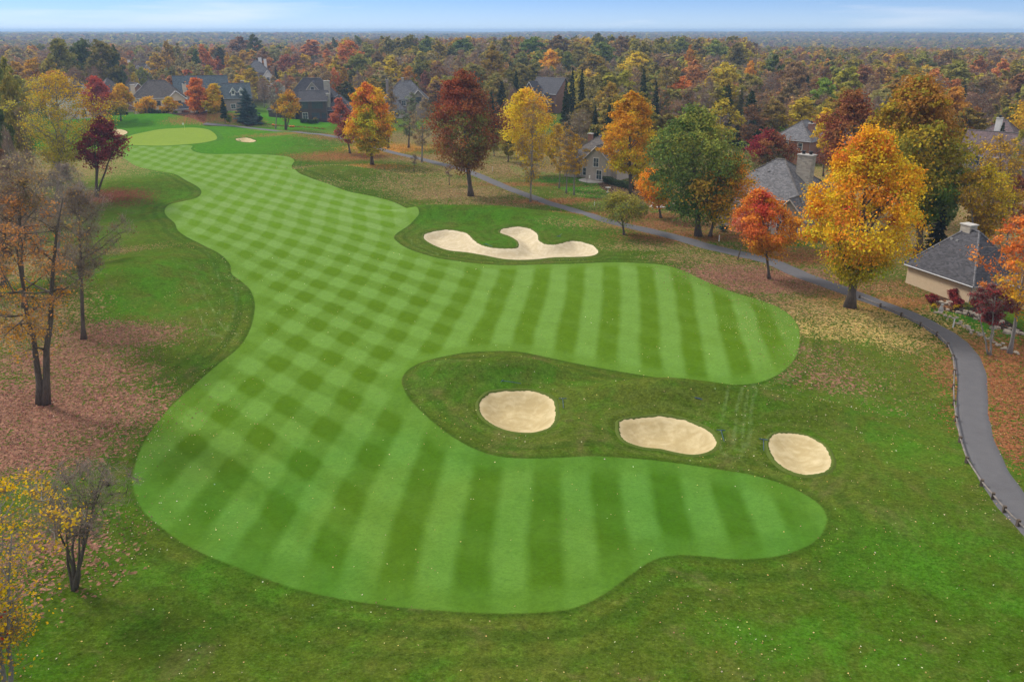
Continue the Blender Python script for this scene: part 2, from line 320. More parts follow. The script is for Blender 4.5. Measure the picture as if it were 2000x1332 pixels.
# ------------------------------------------------------------------ fallen leaves: centre pixel, radii in metres, cover, colour
PK, RS, YL, TN, DR, OR = (.27, .135, .10), (.27, .105, .05), (.50, .36, .14), (.28, .18, .095), (.13, .028, .03), (.50, .22, .05)
LIT = [(65,800,11,6.5,.95,PK),(10,880,8,4.5,.9,PK),(180,730,5,3.5,.8,PK),(215,655,7,4,.85,PK),(120,700,7,5,.8,PK),(200,385,9,6,.95,DR),(240,395,6,4,.5,DR),(240,490,7,2.5,.35,TN),(25,640,7,9,.75,TN),(0,520,8,12,.8,TN),(15,440,8,12,.7,TN),
       (690,305,17,8,.8,RS),(725,325,9,4,.6,OR),(790,338,18,5,.45,YL),(650,328,12,5,.45,TN),(760,290,12,10,.8,OR),(850,310,14,8,.75,TN),(900,378,13,8,.75,TN),(860,360,16,10,.55,TN),(960,395,12,6,.55,TN),(700,352,16,5,.25,TN),
       (1010,360,14,3,.7,RS),(1060,395,9,2.5,.8,RS),(1130,390,10,2,.75,RS),(1230,420,12,4,.75,RS),(1180,440,10,3,.5,TN),(1300,440,12,4,.85,RS),(1390,460,14,5,.85,RS),(1330,480,14,4,.5,TN),(1400,505,10,3.5,.55,TN),
       (1480,540,12,4.5,.9,PK),(1440,525,8,3.5,.7,PK),(1530,560,10,3.5,.8,PK),(1560,590,8,3,.6,TN),(1680,610,10,4.5,.62,YL),(1740,640,9,4.5,.6,YL),(1640,640,8,4.5,.5,YL),(1600,610,6,4,.6,TN),(1660,575,8,4,.7,TN),(1800,660,7,6,.45,YL),(1700,590,7,4,.6,OR),
       (1700,560,8,4,.7,RS),(1760,590,6,3,.85,RS),(1740,570,8,5,.6,TN),(1600,700,5,5,.3,PK),(1620,740,4,3,.45,PK),(1720,750,6,6,.18,TN),(1850,720,2,8,.4,TN),(1960,760,5,9,.85,RS),(1935,720,3,6,.75,RS),(1990,850,4,6,.8,RS),(1990,690,8,6,.8,RS),(2050,760,8,9,.8,RS),(1870,660,3,3,.5,RS),
       (420,238,16,5,.85,RS),(470,245,14,3,.6,TN),(600,262,20,3,.7,RS),(560,256,14,3,.5,TN),(640,268,10,4,.6,RS),(1450,440,14,8,.8,TN),(1570,500,9,6,.8,RS),
       (30,1100,6,5,.5,PK),(110,1060,3,2,.7,PK),(1000,330,24,14,.7,TN),(900,270,40,20,.7,TN),(1200,300,40,30,.7,TN),(1700,380,50,40,.8,TN),(60,330,30,30,.8,TN),(1950,480,30,20,.7,TN)]
_LG = []
for (px, py, rx, ry, d, c) in LIT:
    x, y, z = Gb(px, py); _LG.append((x, y, rx, ry, d, c))
def litter(x, y):
    den = np.zeros_like(x); col = np.zeros(x.shape + (3,)); ws = np.full(x.shape, 1e-6)
    for (cx, cy, rx, ry, d, c) in _LG:
        q = ((x - cx) / rx) ** 2 + ((y - cy) / ry) ** 2; g = d * np.exp(-(q ** 1.6) * .8)
        g[q > 9] = 0; den = np.maximum(den, g); wt = g ** 2; ws += wt; col += wt[..., None] * np.array(c)
    return den, col / ws[..., None]
# mulch and bright lawns: pixel polygons
LAWN = [[(215,225),(330,225),(330,232),(215,234)],[(455,233),(560,240),(640,249),(640,236),(540,228),(455,225)],[(1000,322),(1080,338),(1200,352),(1245,380),(1180,395),(1120,380),(1040,352),(1000,335)],[(1795,596),(1830,615),(1900,645),(1990,690),(1990,640),(1900,610),(1835,590)],[(1510,478),(1600,505),(1600,470),(1540,455)],[(1330,470),(1420,480),(1450,470),(1400,445)]]
MULCH = [[(1170,352),(1245,358),(1300,395),(1250,402),(1215,380),(1180,372)],[(470,228),(500,228),(505,240),(472,242)],[(1820,575),(1880,580),(1990,640),(1990,655),(1880,615),(1822,600)],[(600,228),(660,232),(660,240),(600,236)],[(290,222),(400,224),(400,232),(290,231)]]
TRK = [([(345,500),(372,545),(398,600),(420,640),(450,655)],.75),([(405,480),(435,530),(448,580),(440,620),(424,650)],.75),([(1462,735),(1440,770),(1434,810),(1428,850),(1432,880)],.8),([(1530,735),(1480,755),(1455,790),(1452,830),(1446,870)],.55),([(862,420),(838,440),(815,462),(812,478),(850,497)],.5)]
LUSH = [(900,432,16,5),(1080,432,12,5),(960,470,7,4),(330,240,34,8),(560,285,20,9),(300,560,8,12),(250,620,5,8),(340,400,7,12),(1740,840,4,7),(1850,1100,6,5),(1600,1250,6,3),(640,300,12,8),(250,340,8,14),(1010,740,6,2),(560,1130,9,1.5),(850,745,2,4),(760,440,3,7)]
def polar(r0, r1, step, a0, a1, na):
    r = r0 * np.exp(np.arange(0, math.log(r1 / r0) + step, step)); a = np.linspace(a0, a1, na); return r, a
ang = np.concatenate([np.linspace(-180, -46, 24)[:-1], np.arange(-46, 46.01, .21), np.linspace(46, 180, 24)[1:]])
rad = np.concatenate([[2.0, 6, 12, 18], 22 * np.exp(np.arange(0, math.log(420 / 22), .0062)), 425 * np.exp(np.arange(0, math.log(8600 / 425) + .05, .05))])
RA, AN = np.meshgrid(rad, np.radians(ang), indexing='ij'); GX, GY = RA * np.sin(AN), RA * np.cos(AN)
GZ = Hf(GX, GY)
nr, na = GX.shape
idx = np.arange(nr * na).reshape(nr, na)
Q = np.stack([idx[:-1, :-1], idx[:-1, 1:], idx[1:, 1:], idx[1:, :-1]], -1).reshape(-1, 4)[:, ::-1]
gm = np_mesh('ground', np.stack([GX, GY, GZ], -1).reshape(-1, 3), Q)
gm.shade_smooth()
X, Y = GX.ravel(), GY.ravel()
def fattr(me, name, v): a = me.attributes.new(name, 'FLOAT', 'POINT'); a.data.foreach_set('value', np.asarray(v, 'f4').ravel())
def cattr(me, name, rgb, al=None):
    a = me.attributes.new(name, 'FLOAT_COLOR', 'POINT'); c = np.ones((len(rgb), 4), 'f4'); c[:, :3] = rgb
    if al is not None: c[:, 3] = al
    a.data.foreach_set('color', c.ravel())
SF = sdf(X, Y, FAIR, clip=14.); fattr(gm, 'fair', SF)
SG = sdf(X, Y, GREEN, clip=6.); fattr(gm, 'green', SG)
SB = np.full(X.shape, -8.)
for k, p in BUNK.items(): SB = np.maximum(SB, sdf(X, Y, p, clip=8.))
fattr(gm, 'bunk', SB)
_ua, _ub = uA(X, Y), uB(X, Y)
fattr(gm, 'rowa', _basis(X, Y) @ FA); fattr(gm, 'rowb', np.polyval(FB, _ub))
wb = 1 - .85 * np.clip((X + 17 - .10 * (Y - 50)) / 12, 0, 1)          # the second mowing direction fades towards the right lobes
wb = wb * np.clip((_ub - 17.) / 5, 0, 1); fattr(gm, 'wb', wb)
LD, LC = litter(X, Y); cattr(gm, 'lit', LC, LD)
lw = np.full(X.shape, -5.)
for p in LAWN: lw = np.maximum(lw, sdf(X, Y, groundpoly(p, 2), clip=5.))
mu = np.full(X.shape, -5.)
for p in MULCH: mu = np.maximum(mu, sdf(X, Y, groundpoly(p, 2), clip=5.))
lush = np.zeros(X.shape)
for (px, py, rx, ry) in LUSH: x, y, z = Gb(px, py); lush = np.maximum(lush, np.exp(-(((X - x) / rx) ** 2 + ((Y - y) / ry) ** 2) ** 1.2))
fattr(gm, 'lush', lush); fattr(gm, 'lawn', lw); fattr(gm, 'mulch', mu)
tk = np.full(X.shape, 5.)
for p, wd in TRK: tk = np.minimum(tk, np.abs(-sdf(X, Y, groundpoly(p, 5, False), False, clip=6.) - wd))
fattr(gm, 'track', tk)
def groundmat():
    m, t, o = newmat('turf'); p = pos(t)
    A = lambda n: N(t, 'ShaderNodeAttribute', attribute_name=n).outputs['Fac']
    sp = N(t, 'ShaderNodeSeparateXYZ', {0: p}); px_, py_ = sp.outputs[0], sp.outputs[1]
    n_big = noise(t, .045, 4, .6, p, .4); n_mid = noise(t, .33, 5, .62, p, .6); n_fine = noise(t, 3.1, 4, .65, p); n_gr = noise(t, 14., 2, .7, p)
    # rough
    c = MIX(t, SS(t, n_big, .32, .68), (.048, .092, .0055), (.095, .118, .016))
    c = MIX(t, M_(t, 'MULTIPLY', SS(t, n_mid, .42, .72), .60), c, (.047, .150, .0085))
    c = MIX(t, M_(t, 'MULTIPLY', SS(t, noise(t, .16, 4, .7, p, 1.2), .52, .74), .55), c, (.135, .135, .030))
    c = MIX(t, M_(t, 'MULTIPLY', SS(t, n_fine, .48, .68), .55), c, (.030, .052, .005))
    c = MIX(t, M_(t, 'MULTIPLY', SS(t, noise(t, 1.5, 5, .75, N(t, 'ShaderNodeMapping', {'Vector': p, 'Rotation': (0, 0, .5), 'Scale': (1, 2.2, 1)}).outputs[0]), .54, .72), .5), c, (.13, .165, .035))
    fair = A('fair'); bunk = A('bunk')
    # passes of the rough mower round the fairway and the bunkers
    ring = M_(t, 'SINE', M_(t, 'MULTIPLY', M_(t, 'ADD', fair, M_(t, 'MULTIPLY', n_mid, .5)), 3.3)); ringf = M_(t, 'MULTIPLY', SS(t, fair, -6.5, -1.), .55)
    c = MIX(t, M_(t, 'MULTIPLY', SS(t, ring, -.3, .6), ringf), c, (.034, .072, .007))
    rb = M_(t, 'SINE', M_(t, 'MULTIPLY', M_(t, 'ADD', bunk, M_(t, 'MULTIPLY', n_mid, .4)), 5.)); rbf = M_(t, 'MULTIPLY', SS(t, bunk, -5., -.6), .55)
    c = MIX(t, M_(t, 'MULTIPLY', SS(t, rb, -.2, .7), rbf), c, (.090, .12, .022))
    trk = M_(t, 'MULTIPLY', SS(t, A('track'), .22, .05), M_(t, 'MULTIPLY', SS(t, noise(t, 1.1, 3, .6, p), .35, .6), .34))
    c = MIX(t, trk, c, (.16, .22, .09))
    lu = M_(t, 'MULTIPLY', A('lush'), SS(t, n_mid, .30, .62)); c = MIX(t, M_(t, 'MULTIPLY', SS(t, noise(t, .21, 5, .72, N(t, 'ShaderNodeMapping', {'Vector': p, 'Location': (31, 7, 0)}).outputs[0], .8), .53, .70), .55), c, MIX(t, n_fine, (.085, .075, .022), (.17, .145, .060))); c = MIX(t, M_(t, 'MULTIPLY', lu, .66), c, MIX(t, n_fine, (.034, .115, .006), (.072, .205, .012)))
    g2 = noise(t, 7., 3, .75, p); c = MIX(t, M_(t, 'MULTIPLY', SS(t, g2, .50, .70), .42), c, (.020, .038, .004)); c = MIX(t, M_(t, 'MULTIPLY', SS(t, g2, .48, .30), .32), c, (.14, .185, .05))
    # bright yard lawns and planting beds
    c = MIX(t, M_(t, 'MULTIPLY', SS(t, A('lawn'), -.3, .6), .85), c, MIX(t, n_mid, (.035, .14, .008), (.06, .19, .014)))
    # near the far green the rough is watered and bright
    c = MIX(t, M_(t, 'MULTIPLY', M_(t, 'MULTIPLY', SS(t, py_, 150., 200.), SS(t, px_, -45., -72.)), .75), c, MIX(t, n_mid, (.045, .165, .008), (.07, .21, .012)))
    # fairway rows
    wav = M_(t, 'MULTIPLY', M_(t, 'SUBTRACT', noise(t, .12, 2, .5, p), .5), .16)
    fa = M_(t, 'COSINE', M_(t, 'MULTIPLY', M_(t, 'ADD', A('rowa'), wav), 6.28318)); fb = M_(t, 'COSINE', M_(t, 'MULTIPLY', M_(t, 'ADD', A('rowb'), wav), 6.28318))
    sa = M_(t, 'SUBTRACT', M_(t, 'MULTIPLY', SS(t, fa, -.6, .6), 2.), 1.); sb = M_(t, 'SUBTRACT', M_(t, 'MULTIPLY', SS(t, fb, -.65, .65), 2.), 1.)
    wbn = A('wb')
    edge = SS(t, fair, 1.2, 2.6)
    s = M_(t, 'ADD', M_(t, 'MULTIPLY', sa, M_(t, 'SUBTRACT', 1.0, M_(t, 'MULTIPLY', wbn, .30))), M_(t, 'MULTIPLY', sb, M_(t, 'MULTIPLY', wbn, .78)))
    s = M_(t, 'MULTIPLY', s, M_(t, 'ADD', .35, M_(t, 'MULTIPLY', edge, .65)))
    s = M_(t, 'ADD', M_(t, 'MULTIPLY', s, .46), .5, clamp=True)
    s = M_(t, 'ADD', s, M_(t, 'MULTIPLY', M_(t, 'SUBTRACT', n_mid, .5), .75), clamp=True)
    dk = MIX(t, SS(t, n_big, .35, .65), (.044, .122, .007), (.062, .128, .007))
    lt = MIX(t, SS(t, n_big, .35, .65), (.082, .205, .030), (.112, .215, .030))
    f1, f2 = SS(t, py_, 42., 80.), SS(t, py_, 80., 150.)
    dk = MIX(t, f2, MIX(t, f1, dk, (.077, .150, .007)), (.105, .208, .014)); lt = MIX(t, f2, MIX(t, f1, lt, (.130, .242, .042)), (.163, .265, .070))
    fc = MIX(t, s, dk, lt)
    fc = MIX(t, M_(t, 'MULTIPLY', SS(t, noise(t, .55, 5, .7, N(t, 'ShaderNodeMapping', {'Vector': p, 'Scale': (1, 2.6, 1)}).outputs[0], 1.), .52, .75), .25), fc, (.058, .112, .02))
    fine2 = M_(t, 'MULTIPLY', SS(t, n_fine, .45, .8), .16); fc = MIX(t, fine2, fc, (.03, .08, .01))
    fc = MIX(t, M_(t, 'MULTIPLY', SS(t, g2, .5, .72), .20), fc, (.028, .075, .006))
    fe = SS(t, M_(t, 'ADD', fair, M_(t, 'MULTIPLY', M_(t, 'SUBTRACT', n_fine, .5), .22)), -.05, .12)
    c = MIX(t, fe, c, fc)
    c = MIX(t, M_(t, 'MULTIPLY', M_(t, 'MULTIPLY', SS(t, fair, -.9, -.1), SS(t, fair, .02, -.15)), .35), c, (.03, .07, .006))
    # putting green
    gr = A('green'); gc = MIX(t, n_mid, (.165, .255, .032), (.21, .285, .045))
    c = MIX(t, M_(t, 'MULTIPLY', SS(t, gr, -1.8, -1.5), .8), c, (.06, .15, .018)); c = MIX(t, SS(t, gr, -.1, .1), c, gc)
    # earth of the beds
    c = MIX(t, SS(t, M_(t, 'ADD', A('mulch'), M_(t, 'MULTIPLY', M_(t, 'SUBTRACT', n_mid, .5), 1.2)), -.1, .1), c, MIX(t, n_fine, (.018, .014, .012), (.06, .045, .035)))
    # fallen leaves too small to be built, thinning away from the drifts
    la = N(t, 'ShaderNodeAttribute', attribute_name='lit'); den = la.outputs['Alpha']
    vo = N(t, 'ShaderNodeTexVoronoi', {'Vector': p, 'Scale': 5.2}); vs = N(t, 'ShaderNodeSeparateColor', {0: vo.outputs['Color']})
    dn = M_(t, 'ADD', den, M_(t, 'MULTIPLY', M_(t, 'SUBTRACT', n_mid, .5), .7))
    near = M_(t, 'ADD', M_(t, 'MULTIPLY', dn, 1.2), -.14)
    mask = M_(t, 'MULTIPLY', SS(t, M_(t, 'SUBTRACT', near, vs.outputs[0]), -.02, .06), SS(t, den, .02, .12))
    mask = M_(t, 'MULTIPLY', mask, SS(t, fe, .6, .2))
    lc = MIX(t, vs.outputs[1], MIX(t, 1., la.outputs['Color'], (.62, .60, .60), 'MULTIPLY'), MIX(t, 1., la.outputs['Color'], (1.35, 1.3, 1.3), 'MULTIPLY'))
    c = MIX(t, M_(t, 'MULTIPLY', mask, .82), c, lc)
    # beyond the course: leaf litter and understorey
    r = N(t, 'ShaderNodeVectorMath', {0: p}, operation='LENGTH').outputs['Value']
    wd = MIX(t, n_big, (.060, .045, .028), (.10, .075, .05)); c = MIX(t, SS(t, r, 300., 400.), c, wd)
    h = M_(t, 'ADD', M_(t, 'MULTIPLY', n_gr, .6), M_(t, 'MULTIPLY', n_fine, .9))
    bs = M_(t, 'SUBTRACT', .55, M_(t, 'MULTIPLY', fe, .38))
    gn = noise(t, 3.6, 9, .82, N(t, 'ShaderNodeMapping', {'Vector': p, 'Rotation': (0, 0, .4), 'Scale': (1, 1.5, 1)}).outputs[0]); gm2 = noise(t, 1.1, 4, .7, p, .8)
    amp = M_(t, 'SUBTRACT', 1.75, M_(t, 'MULTIPLY', SS(t, M_(t, 'MAXIMUM', fair, A('green')), -.1, .1), 1.1))
    lum = M_(t, 'ADD', 1., M_(t, 'MULTIPLY', amp, M_(t, 'ADD', M_(t, 'MULTIPLY', M_(t, 'SUBTRACT', gn, .5), 1.5), M_(t, 'MULTIPLY', M_(t, 'SUBTRACT', gm2, .5), .55))))
    c = MIX(t, 1., c, N(t, 'ShaderNodeCombineXYZ', {0: lum, 1: lum, 2: lum}).outputs[0], 'MULTIPLY')
    b = N(t, 'ShaderNodeBump', {'Height': h, 'Strength': bs, 'Distance': .12})
    pr = N(t, 'ShaderNodeBsdfPrincipled', {'Base Color': c, 'Roughness': 1., 'Specular IOR Level': .0, 'Normal': b.outputs[0]})
    t.links.new(pr.outputs[0], o.inputs[0]); return m
MT['turf'] = groundmat()
ground = link('ground', gm, MT['turf']); tag(ground, kind='structure')
# ------------------------------------------------------------------ cart path
def pathmat():
    m, t, o = newmat('asphalt'); p = pos(t)
    c = MIX(t, noise(t, 1.2, 5, .65, p), (.085, .084, .090), (.130, .127, .133))
    c = MIX(t, M_(t, 'MULTIPLY', SS(t, noise(t, 24., 2, .6, p), .5, .75), .4), c, (.20, .19, .20))
    c = MIX(t, M_(t, 'MULTIPLY', SS(t, noise(t, .35, 3, .6, p), .55, .75), .3), c, (.075, .07, .075))
    pr = N(t, 'ShaderNodeBsdfPrincipled', {'Base Color': c, 'Roughness': .9, 'Specular IOR Level': .2})
    b = N(t, 'ShaderNodeBump', {'Height': noise(t, 30., 3, .6, p), 'Strength': .4, 'Distance': .02}); t.links.new(b.outputs[0], pr.inputs['Normal'])
    t.links.new(pr.outputs[0], o.inputs[0]); return m
MT['asphalt'] = pathmat()
PATH_PX = [(400,243),(427,245),(465,248),(500,252),(550,258),(600,262),(645,266),(700,278),(747,293),(800,306),(842,316),(888,327),(930,341),(962,355),(1000,371),(1036,384),(1075,398),(1120,411),(1159,423),(1210,438),(1255,448),(1297,458),(1340,469),(1380,481),(1440,495),(1485,505),(1512,513),(1545,528),(1575,541),(1620,557),(1680,579),(1722,595),(1765,611),(1798,626),(1832,645),(1862,666),(1884,690),(1896,724),(1899,771),(1900,819),(1915,878),(1945,935),(1983,990),(2030,1042),(2085,1095),(2150,1155),(2230,1235),(2330,1330),(2440,1430)]
PATHC = cr([Gb(*p)[:2] for p in PATH_PX], 7, False)
def ribbon(C, w, dz, nx=6, wob=.05, drop=.0):
    T = np.gradient(C, axis=0); T /= np.linalg.norm(T, axis=1)[:, None]; Nn = np.stack([T[:, 1], -T[:, 0]], 1); V = []
    e = w / 2 + wob * (np.sin(np.arange(len(C)) * .9) + np.sin(np.arange(len(C)) * .37))
    for j in range(nx + 1):
        q = (j / nx * 2 - 1); V.append(C + Nn * (q * e)[:, None])
    V = np.stack(V, 1); z = Hf(V[..., 0], V[..., 1]).max(1, keepdims=True) * np.ones((1, nx + 1)) * .5 + Hf(V[..., 0], V[..., 1]) * .5 + dz
    if drop: z[:, 0] -= drop; z[:, -1] -= drop
    V3 = np.concatenate([V, z[..., None]], -1); n = len(C); i = np.arange(n * (nx + 1)).reshape(n, nx + 1)
    return V3.reshape(-1, 3), np.stack([i[:-1, :-1], i[:-1, 1:], i[1:, 1:], i[1:, :-1]], -1).reshape(-1, 4)
V, Qp = ribbon(PATHC, 2.55, .085, 8, .04, .13); pm_ = np_mesh('cart_path', V, Qp); pm_.shade_smooth()
tag(link('cart_path', pm_, MT['asphalt']), kind='structure')
# ------------------------------------------------------------------ bunkers
def sandmat(nm, lo, hi):
    m, t, o = newmat(nm); p = pos(t); v = N(t, 'ShaderNodeTexCoord').outputs['Object']
    s = N(t, 'ShaderNodeSeparateXYZ', {0: v}); rr = N(t, 'ShaderNodeVectorMath', {0: N(t, 'ShaderNodeMapping', {'Vector': v, 'Scale': (.8, 1., 0)}).outputs[0]}, operation='LENGTH').outputs['Value']
    rk = M_(t, 'SINE', M_(t, 'MULTIPLY', M_(t, 'ADD', rr, M_(t, 'MULTIPLY', noise(t, .5, 3, .6, p), 1.6)), 11.))
    f = M_(t, 'ADD', M_(t, 'MULTIPLY', noise(t, .9, 5, .65, p, .8), .8), M_(t, 'MULTIPLY', rk, .03))
    c = MIX(t, SS(t, f, .28, .62), lo, hi)
    c = MIX(t, M_(t, 'MULTIPLY', SS(t, noise(t, 12., 3, .6, p), .5, .8), .22), c, (.33, .26, .16))
    c = MIX(t, M_(t, 'MULTIPLY', SS(t, N(t, 'ShaderNodeAttribute', attribute_name='rim').outputs['Fac'], .55, .0), .55), c, tuple(min(1, q * 1.12) for q in hi))
    b = N(t, 'ShaderNodeBump', {'Height': M_(t, 'ADD', M_(t, 'MULTIPLY', rk, .13), noise(t, 3.5, 4, .65, p)), 'Strength': .4, 'Distance': .07})
    pr = N(t, 'ShaderNodeBsdfPrincipled', {'Base Color': c, 'Roughness': .95, 'Specular IOR Level': .1, 'Normal': b.outputs[0]}); t.links.new(pr.outputs[0], o.inputs[0]); return m
MT['sand'] = sandmat('sand', (.40, .315, .16), (.53, .44, .26)); MT['sand_pale'] = sandmat('sand_pale', (.47, .39, .25), (.59, .51, .36))
def turflip():
    m, t, o = newmat('turf_lip'); p = pos(t)
    c = MIX(t, noise(t, 5., 4, .7, p), (.040, .085, .008), (.13, .15, .04)); pr = N(t, 'ShaderNodeBsdfDiffuse', {0: c}); t.links.new(pr.outputs[0], o.inputs[0]); return m
MT['lip'] = turflip()
def Hinterp(x, y):                                                  # height of the built ground mesh itself
    return Hf(x, y)
BL = {'big': ('large pale sand bunker with three lobes dug into the green mound', 'sand_pale'), 'left': ('nearly round sand bunker, leftmost of the three in the rough island, raked in rings', 'sand'),
      'mid': ('wide oval sand bunker between the two rounder bunkers of the rough island', 'sand'), 'right': ('small oval sand bunker closest to the curving cart path, with raked fan marks', 'sand'),
      'fl': ('far sand bunker at the left end of the putting green', 'sand'), 'fr': ('tiny far sand bunker in the mown slope right of the putting green', 'sand')}
for k, poly in BUNK.items():
    c = poly.mean(0); nb = len(poly)
    nd = poly - c; e = empty('sand_bunker', (c[0], c[1], float(Hf(c[0], c[1]))), 0, BL[k][0], 'sand bunker', 'sand bunkers of the golf hole')
    # triangulated sheet: grid points inside plus the outline
    st = .45 if k in ('fl', 'fr') else .3
    gx, gy = np.meshgrid(np.arange(poly[:, 0].min(), poly[:, 0].max(), st), np.arange(poly[:, 1].min(), poly[:, 1].max(), st)); gx, gy = gx.ravel(), gy.ravel()
    s = sdf(gx, gy, poly, clip=30.); kk = s > st * .55; pts = np.concatenate([poly, np.stack([gx[kk], gy[kk]], 1)])
    from mathutils.geometry import delaunay_2d_cdt
    r = delaunay_2d_cdt([Vector(q) for q in pts], [(i, (i+1) % nb) for i in range(nb)], [], 1, 1e-5)
    vv = np.array([tuple(q) for q in r[0]]); sd0 = sdf(vv[:, 0], vv[:, 1], poly, clip=30.)
    z = Hf(vv[:, 0], vv[:, 1]) + .10 + .03 * np.sin(vv[:, 0] * 2.3) * np.sin(vv[:, 1] * 1.9)
    me = np_mesh('sand', np.column_stack([vv[:, 0] - c[0], vv[:, 1] - c[1], z - e.location.z]), np.array([f for f in r[2]])); me.shade_smooth()
    fattr(me, 'rim', np.clip(sd0, 0, 5)); link('sand', me, MT[BL[k][1]], e)
    # turf lip rolled over the edge
    C = cr(poly, 3); T = np.roll(C, -1, 0) - np.roll(C, 1, 0); T /= np.linalg.norm(T, axis=1)[:, None] + 1e-9
    ar = .5 * np.sum(C[:, 0] * np.roll(C[:, 1], -1) - np.roll(C[:, 0], -1) * C[:, 1]); Nn = np.stack([T[:, 1], -T[:, 0]], 1) * (1 if ar > 0 else -1)
    prof = [(-.07, .08), (-.03, .17), (.06, .20), (.16, .15), (.34, -.05)]; nn = len(C); rn = rng.normal(0, .03, (nn,))
    VV = []
    for a, b in prof:
        q = C + Nn * (a + rn * (1 if a < .1 else 0))[:, None]; VV.append(np.column_stack([q[:, 0] - c[0], q[:, 1] - c[1], Hf(q[:, 0], q[:, 1]) + b * .8 - e.location.z]))
    VV = np.stack(VV, 1); i = np.arange(nn * 5).reshape(nn, 5); i2 = np.roll(i, -1, 0)
    me = np_mesh('turf_lip', VV.reshape(-1, 3), np.stack([i[:, :-1], i2[:, :-1], i2[:, 1:], i[:, 1:]], -1).reshape(-1, 4)); me.shade_smooth()
    link('turf_lip', me, MT['lip'], e)
# ------------------------------------------------------------------ fallen leaves as geometry
def leafquads(Pn, size, nrm_up=0., elong=1.):
    n = len(Pn); a = rng.normal(size=(n, 3)); 
    if nrm_up: a[:, 2] *= (1 - nrm_up)
    a /= np.linalg.norm(a, axis=1)[:, None]; b = rng.normal(size=(n, 3))
    if nrm_up: b[:, 2] *= (1 - nrm_up)
    b -= (a * b).sum(1)[:, None] * a; b /= np.linalg.norm(b, axis=1)[:, None]
    a = a * (size * elong)[:, None]; b = b * (size * .75)[:, None]
    V = np.stack([Pn + a, Pn + b, Pn - a * .9, Pn - b], 1).reshape(-1, 3); return V, np.arange(4 * n).reshape(-1, 4)
def scatter_leaves(label, region, n, size, colfun, dens):
    x = rng.uniform(region[0], region[1], n); y = rng.uniform(region[2], region[3], n); d, c = dens(x, y); k = rng.random(n) < d; x, y, c = x[k], y[k], c[k]
    z = Hf(x, y) + .05; s = size * rng.uniform(.6, 1.35, len(x)); V, Qq = leafquads(np.stack([x, y, z], 1), s, .75); c = colfun(c)
    me = np_mesh('fallen_leaves', V, Qq, np.repeat(c, 4, 0)); o = link('fallen_leaves', me, MT['foliage']); tag(o, label, 'leaves', kind='stuff')
def _cl(c):
    n = len(c); return np.clip(c * rng.uniform(.6, 1.7, (n, 1)) * rng.normal(1, .12, (n, 3)), .01, .9)
def _drift(x, y):
    d, c = litter(x, y); f = sdf(x, y, FAIR, clip=3.) > 0; pth = -sdf(x, y, PATHC, False, clip=3.) < 1.35
    bk = np.zeros(x.shape, bool)
    for q in BUNK.values(): bk |= sdf(x, y, q, clip=1.5) > -.1
    d = d * .9; d[f] *= .18; d[pth] *= .22; d[bk] = 0; return d, c
scatter_leaves('pink and brown drifts of fallen leaves under the trees on the left', (-62, -22, 36, 130), 260000, .062, _cl, _drift)
scatter_leaves('gold and rust fallen leaves under the trees along the cart path', (18, 75, 42, 135), 290000, .062, _cl, _drift)
scatter_leaves('tan and yellow leaf drifts under the far trees by the cart path', (-62, 40, 130, 250), 150000, .10, _cl, _drift)
def _sparse(x, y):
    pal = np.array([PK, YL, TN, (.62, .52, .42), (.60, .42, .25)]); c = pal[rng.integers(0, 5, len(x))]
    cl = .5 + .5 * np.sin(x * .35 + 1.1 * np.sin(y * .22)) * np.sin(y * .31 + x * .1); inf = sdf(x, y, FAIR, clip=3.) > 0
    d = .07 + .26 * cl ** 3; L_ = np.clip((-(x + 14)) / 12, 0, 1); Rr = np.clip((x - 12) / 12, 0, 1) * (.5 + .5 * (y > 50)); mid = np.clip((x + 2) / 6, 0, 1) * (y < 36)
    d = d * np.where(inf, .12 + .9 * L_ * (y < 60) + 1.9 * np.clip((x - 20) / 8, 0, 1) * (y > 60), .35 + .9 * np.maximum(L_, np.maximum(Rr, mid * .4)))
    bk = np.zeros(x.shape, bool)
    for q in BUNK.values(): bk |= sdf(x, y, q, clip=1.5) > .2
    pth = -sdf(x, y, PATHC, False, clip=3.) < 1.35; d[bk] *= .1; d[pth] *= .6
    return d, c
scatter_leaves('scattered pale leaves lying on the fairway and the rough', (-40, 48, 22, 110), 120000, .046, _cl, _sparse)
# ------------------------------------------------------------------ trees
C_ = lambda r, g, b: .84 * np.array(srgb(r, g, b)) ** .84
